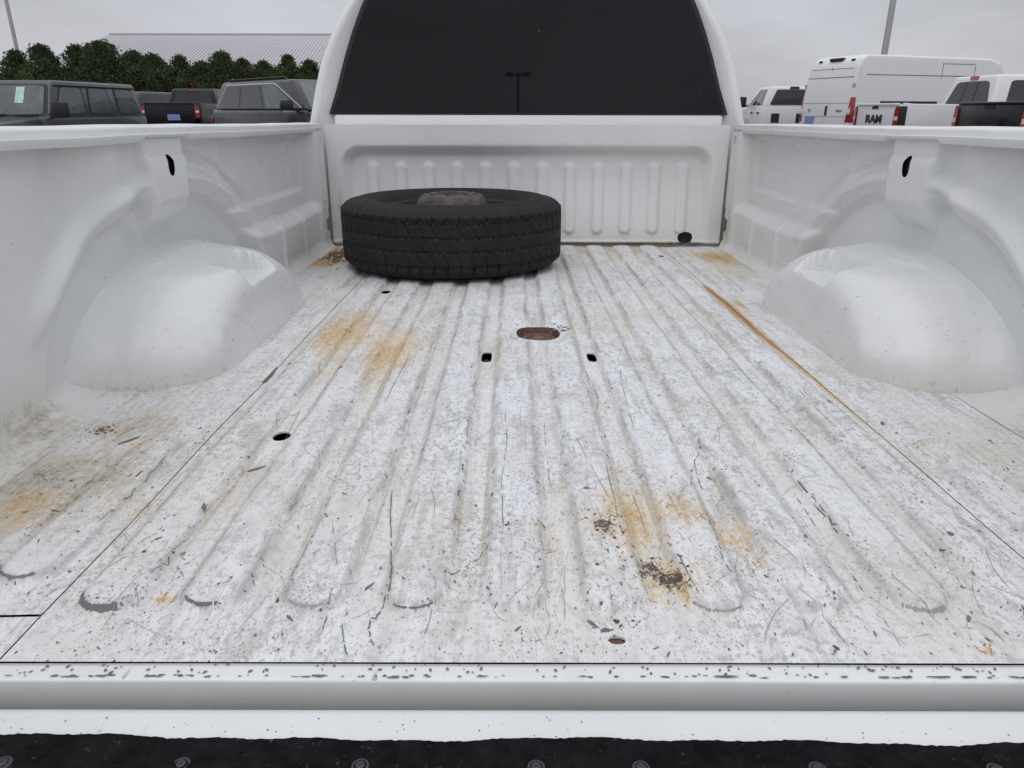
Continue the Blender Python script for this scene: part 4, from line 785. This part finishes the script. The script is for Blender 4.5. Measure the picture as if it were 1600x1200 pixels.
def cargo_van(loc, head):
    v = Vehicle('cargo_van', 'tall white high-roof cargo van with red upright tail lights', 'van', loc, head); m = V['white']; W = 1.0; H_ = 2.70
    pts = [(-3.0, .45), (-3.0, 1.35), (-2.90, 2.35), (-2.80, 2.58), (-2.62, H_), (1.55, H_ - .03), (1.95, H_ - .14), (2.75, 1.72), (3.15, 1.45), (3.45, 1.0), (3.5, .45)]
    def hw(z): return W - .06 * max(0, (z - 1.2)) / 1.5
    mb = MB(); n = len(pts); rows_ = []
    for s in (-1, 1): rows_.append([(s * hw(z), y, z) for y, z in pts])
    mb.add(rows_[0] + rows_[1], [tuple(range(n)), tuple(range(n, 2 * n))[::-1]] + [(i, (i + 1) % n, n + (i + 1) % n, n + i) for i in range(n)])
    body = v.part('body', mb, m, .09, 30, seg=3)
    def side(s, y0, y1, z0, z1):
        q = [(y0, z0), (y1, z0), (y1, z1), (y0, z1)]; q = q if s > 0 else q[::-1]
        q = q if s > 0 else [q[1], q[0], q[3], q[2]][::1]
        if s < 0: q = [(y1, z0), (y0, z0), (y0, z1), (y1, z1)]
        return [(s * hw(z), y, z) for y, z in q]
    full = [(0, 0), (1, 0), (1, 1), (0, 1)]
    gl = plain('gap_and_crease_grey', (.16, .16, .17), .7, var=.1)  # colours the gaps; on creases the grey strips stand for shade lines
    for s in (1, -1):
        for nm, a in (('body_crease_shade', (-2.6, 1.3, 2.195, 2.215)), ('door_gap', (-.12, -.10, .75, 2.52)), ('door_gap', (1.02, 1.04, .75, 2.48)), ('door_gap', (-.10, 1.02, 2.50, 2.515)), ('door_track', (-2.05, -.12, 1.50, 1.56)), ('body_crease_shade', (-2.75, 1.4, 1.45, 1.462)), ('body_crease_shade', (-2.75, 2.0, 1.19, 1.20))):
            v.on(nm, side(s, *a), full, gl if nm != 'door_track' else V['trim'], th=.012, off=.004)
        v.on('lower_cladding', side(s, -2.7, 2.9, .48, 1.0), full, V['trim'], th=.015, off=.012)
        v.on('cab_window', side(s, 1.75, 2.65, 1.5, 2.12), [(0, 0), (1, 0), (.88, .3), (.55, 1), (0, 1)], V['vglass'], th=.012, off=.006, r=.05)
        tl = v.part('tail_light', MB().hull([(s * (W - .14), -3.03, 1.02), (s * (W + .015), -2.98, 1.02), (s * (W + .015), -2.84, 1.02), (s * (W - .14), -2.9, 1.02)], [(s * (W - .08), -2.99, 1.66), (s * (W - .0), -2.95, 1.66), (s * (W - .0), -2.86, 1.66), (s * (W - .08), -2.9, 1.66)]), V['red'], .03)
        v.part('reverse_lens', MB().box((s * (W - .055), -3.015, 1.28), (.10, .05, .12)), V['clear'], .015, parent=tl)
        for y in (-1.9, 2.55): v.arch(s * (W - .05), y, .42); v.wheel(s * (W - .12), y, .36)
    rz = lambda z: -3.0 + .10 * max(0, z - 1.35)
    def rear(x0, x1, z0, z1): return [(x0, rz(z0), z0), (x1, rz(z0), z0), (x1, rz(z1), z1), (x0, rz(z1), z1)]
    v.on('door_gap', rear(-.012, .012, .7, 2.4), full, gl, off=.003)
    for a in ((-.88, .88, 2.14, 2.16), (-.88, .88, 1.50, 1.512), (-.88, .88, 1.16, 1.17), (-.80, .80, 2.36, 2.372)): v.on('door_crease_shade', rear(*a), full, gl, off=.003)
    v.on('door_handle', rear(.06, .12, 1.20, 1.44), full, V['trim'], th=.04, off=.03); v.on('badge', rear(-.62, -.55, 1.29, 1.37), full, V['chrome'], off=.01); v.on('badge', rear(.48, .70, 1.29, 1.345), full, V['chrome'], off=.01)
    v.on('license_plate', rear(-.72, -.32, .98, 1.16), [(0, 0), (.85, 0), (1, 1), (0, 1)], V['plate'], off=.012)
    for s in (-1, 1): v.part('door_hinge', MB().box((s * .93, -2.93, 1.95), (.06, .05, .09)), V['chrome'])
    v.part('rear_lamp_bar', MB().box((0, -2.77, 2.60), (.50, .16, .08)), V['trim'], .03); v.part('marker_lamp', MB().box((-.62, -2.78, 2.57), (.10, .10, .05)), V['trim'], .01); v.part('marker_lamp', MB().box((.62, -2.78, 2.57), (.10, .10, .05)), V['trim'], .01)
    v.part('rear_bumper', slab(-3.10, -2.92, .45, .92, W - .02), V['trim'], .04); mirror_pair(v, 2.45, 1.62, W - .02, V['trim'], (.16, .12, .34))
    v.on('windshield', [(-W + .1, 2.79, 1.66), (W - .1, 2.79, 1.66), (W - .16, 2.0, 2.52), (-W + .16, 2.0, 2.52)][::-1], full, V['vglass'], off=.012)
cargo_van((11.35, 22.2), -72)
pickup('white pickup truck with black RAM lettering on its tailgate, beside the tall van', (9.98, 15.3), -90, 'white', 'RAM', 1.97, 1.47, bed=1.72, group='pickup trucks parked in the lot')
p2 = pickup('black pickup truck with red tail lamp at the far right edge', (10.05, 11.75), -90, 'black', None, 1.97, 1.47, group='pickup trucks parked in the lot')

# ------------------------------------------------------------------ light poles
galv = plain('galvanised_pole', (.42, .43, .44), .5, .3, var=.1, sc=3)
def pole(label, x, y, h, r, heads=True, rot=0, arm=.7, galv=galv):
    o = tag(empty('light_pole', (x, y, 0), R(rot)), label, 'light pole', 'light poles around the lot')
    MB().tube((0, 0, 0), (0, 0, .7), .28, 16).build('footing', plain('concrete', (.35, .34, .32), .9, var=.2), o)
    MB().tube((0, 0, .7), (0, 0, h), r, 14, r * .8).build('shaft', galv, o)
    for s in (-1, 1):
        a = MB().tube((0, 0, h - .12), (s * arm * .5, 0, h - .06), .05, 8).build('arm', galv, o)
        MB().box((s * arm, 0, h - .04), (arm * .9, .36, .12)).build('lamp_head', V['trim'], o, bevel=.02)
pole('pale light pole rising left of the hedge', -32.5, 52, 13.5, .13)
pole('grey light pole rising behind the tall white van', 13.75, 29.5, 12.0, .12)
pole('dark light pole mirrored in the rear window of the cab', .2, -31.0, 8.05, .075, arm=.42, galv=plain('dark_backlit_pole', (.09, .088, .085), .6, var=.2))  # shaft colour darkened to stand for a backlit pole

# ------------------------------------------------------------------ barn behind the hedge
barn = tag(empty('barn', (-26, 84, 0)), 'long barn with grey ribbed metal roof behind the hedge', 'barn')
rg = plain('grey_metal_roofing', (.42, .42, .435), .6, .0, var=.06, sc=.6); wg = plain('pale_barn_siding', (.55, .55, .54), .7, var=.08, sc=.8)
x0, x1, hz, ez = -19.6, 33.0, 8.55, 4.6
MB().hull([(x0 + .4, -10.5, 0), (x1, -10.5, 0), (x1, 10.5, 0), (x0 + .4, 10.5, 0)], [(x0 + .4, -10.5, ez), (x1, -10.5, ez), (x1, 10.5, ez), (x0 + .4, 10.5, ez)]).build('wall', wg, barn)
rf = MB().add([(x0 - .4, -11.2, ez - .05), (x1, -11.2, ez - .05), (x1, 0, hz), (x0 + 3.2, 0, hz), (x1, 11.2, ez - .05), (x0 - .4, 11.2, ez - .05)], [(0, 1, 2, 3), (3, 2, 4, 5), (0, 3, 5)]).build('roof', rg, barn, smooth=10)
rb = MB(); n_ = 150
for k in range(n_):
    x = x0 + .3 + (x1 - x0 - .5) * k / n_; tt_ = min(1.0, (x - (x0 - .4)) / 3.6)
    a, b_ = Vector((x, -11.2, ez)), Vector((x, -11.2 + 11.2 * tt_, ez - .05 + (hz - ez + .05) * tt_)); d = Vector((.022, 0, 0)); up_ = Vector((0, -.01, .022))
    rb.add([a - d, a + d, b_ + d, b_ - d, a - d + up_, a + d + up_, b_ + d + up_, b_ - d + up_], [(0, 3, 2, 1), (4, 5, 6, 7), (0, 1, 5, 4), (1, 2, 6, 5), (2, 3, 7, 6), (3, 0, 4, 7)])
tag(rb.build('standing_seams', rg, rf), kind='stuff')
MB().tube((x0 + 3.2, 0, hz + .05), (x1, 0, hz + .05), .12, 8).build('ridge_cap', rg, rf)

# ------------------------------------------------------------------ hedge of evergreens
lt = NT('evergreen_foliage'); nn = lt.noise(1, 3, .6, lt.co((1.6, 1.6, 1.6))); at = lt.attr('lit_tone')
lc = lt.mix(nn, (.040, .058, .023), (.085, .110, .043)); lc = lt.mix(lt.ss(at, .55, 1.0), lc, (.10, .108, .040)); lt.set(color=lc, rough=.75, spec=.25)
bk = plain('brown_bark', (.06, .045, .035), .9, var=.3, sc=9)
def tree_mesh(seed, h=5.0, w_=1.35):
    r_ = np.random.default_rng(seed); V_, F_, lit_tone = [], [], []
    ncl = 260
    for k in range(ncl):
        z = h * (.04 + .96 * (k + r_.random()) / ncl); prof = (1 - (z / h) ** 2.7) ** .8 * (.80 + .20 * math.sin(z * 2.9 + seed)) + .05
        a = k * 2.399 + r_.normal(0, .3); rad = w_ * prof * r_.uniform(.25, 1.12) * (1 + .25 * math.sin(2 * a + seed * 1.7) * math.sin(z * 1.7 + seed))
        c = np.array([rad * math.cos(a), rad * math.sin(a), z]); cs = r_.uniform(.20, .38) * (.65 + .5 * prof); tn = r_.random()
        for q in range(44):
            d = r_.normal(0, 1, 3); d /= np.linalg.norm(d) + 1e-6; p = c + d * cs * r_.random() ** .5 * np.array([1, 1, 1.25])
            u = np.array([d[0] * .5, d[1] * .5, .75 + .5 * r_.random()]); u /= np.linalg.norm(u); s_ = np.cross(u, r_.normal(0, 1, 3)); s_ /= np.linalg.norm(s_) + 1e-6
            l_, wd = r_.uniform(.07, .17), r_.uniform(.022, .05); b = len(V_)
            V_ += [p - s_ * wd * .4, p + u * l_ * .5 - s_ * wd, p + u * l_, p + u * l_ * .5 + s_ * wd]; F_.append((b, b + 1, b + 2, b + 3)); lit_tone += [tn * .6 + .4 * r_.random() * (z / h)] * 4  # random leaf tint, with top light painted in towards the tip
    me = bpy.data.meshes.new('crown'); me.from_pydata([tuple(x) for x in V_], [], F_)
    at_ = me.attributes.new('lit_tone', 'FLOAT', 'POINT'); at_.data.foreach_set('value', np.array(lit_tone, np.float32)); me.materials.append(lt.m); return me
crowns = [tree_mesh(k + 1) for k in range(6)]
trunk = MB().tube((0, 0, 0), (.05, 0, 1.6), .11, 8, .09).tube((.05, 0, 1.6), (0, .04, 4.3), .085, 8, .02).mesh('trunk'); trunk.materials.append(bk)
TREES = [(-40.0, 50, 4.9, 'beyond the left frame edge'), (-35.6, 50, 4.9, 'at the left picture edge'), (-33.3, 50, 4.75, 'beside the left light pole'), (-31.6, 50, 5.1, 'right of the left light pole'), (-29.6, 50, 5.35, 'above the off-roader hood'), (-27.7, 50, 5.4, 'left of the barn roof end'), (-25.9, 50, 5.65, 'tallest, in front of the barn roof end'),
         (-24.2, 50, 5.05, 'just right of the tallest tree'), (-22.8, 50, 4.85, 'above the off-roader tail'), (-21.3, 50, 4.8, 'left of the black pickup'), (-19.9, 50, 4.4, 'above the black pickup'), (-18.5, 50, 5.0, 'pointed, between black pickup and graphite SUV'), (-17.1, 50, 4.6, 'above the graphite SUV tail'), (-15.7, 50, 4.4, 'above the graphite SUV rear door'), (-14.3, 50, 4.8, 'above the graphite SUV front door'), (-12.9, 50, 4.5, 'beside the white cab'), (-11.6, 50, 4.6, 'half hidden by the white cab'), (-10.1, 50, 4.6, 'behind the white cab')]
rt_ = random.Random(4)
for k, (x, y, h, where) in enumerate(TREES):
    if where.startswith(('beyond', 'behind')): continue
    o = tag(empty('evergreen_tree', (x, y + rt_.uniform(-.5, .5), 0), rt_.uniform(0, 6.28)), 'dark evergreen hedge tree ' + where, 'tree', 'evergreens forming the hedge')
    s = h * .90 / 5.0; o.scale = (s * rt_.uniform(1.6, 2.05), s * rt_.uniform(1.3, 1.6), s)
    for nm, me in (('crown', crowns[k % 6]), ('trunk', trunk)):
        c = bpy.data.objects.new(nm, me); col.objects.link(c); c.parent = o
# wheels of the foreground truck stand on the lot
Pt, G = tyre_mesh('wheel', .40, .26, .22, 40, 4)
for s in (-1, 1):
    for y in (1.64, 5.70):
        wo_ = grid('wheel', Pt, M['tyre'], truck, Matrix.Translation((s * .80 - .13, y - 1.64, .398)) @ Matrix.Rotation(R(90), 4, 'Y'), None, dict(groove=G), wrap=True, smooth=30)
        MB().revolve([(.001, .13 + s * -.06), (.10, .13 + s * -.08), (.16, .13 + s * -.02), (.21, .13 + s * -.10), (.215, .13)], 28, (0, 0, 0)).build('rim', M['hub'], wo_)
try:
    scene.cycles.max_bounces = 8; scene.cycles.diffuse_bounces = 4; scene.cycles.glossy_bounces = 3
except Exception: pass
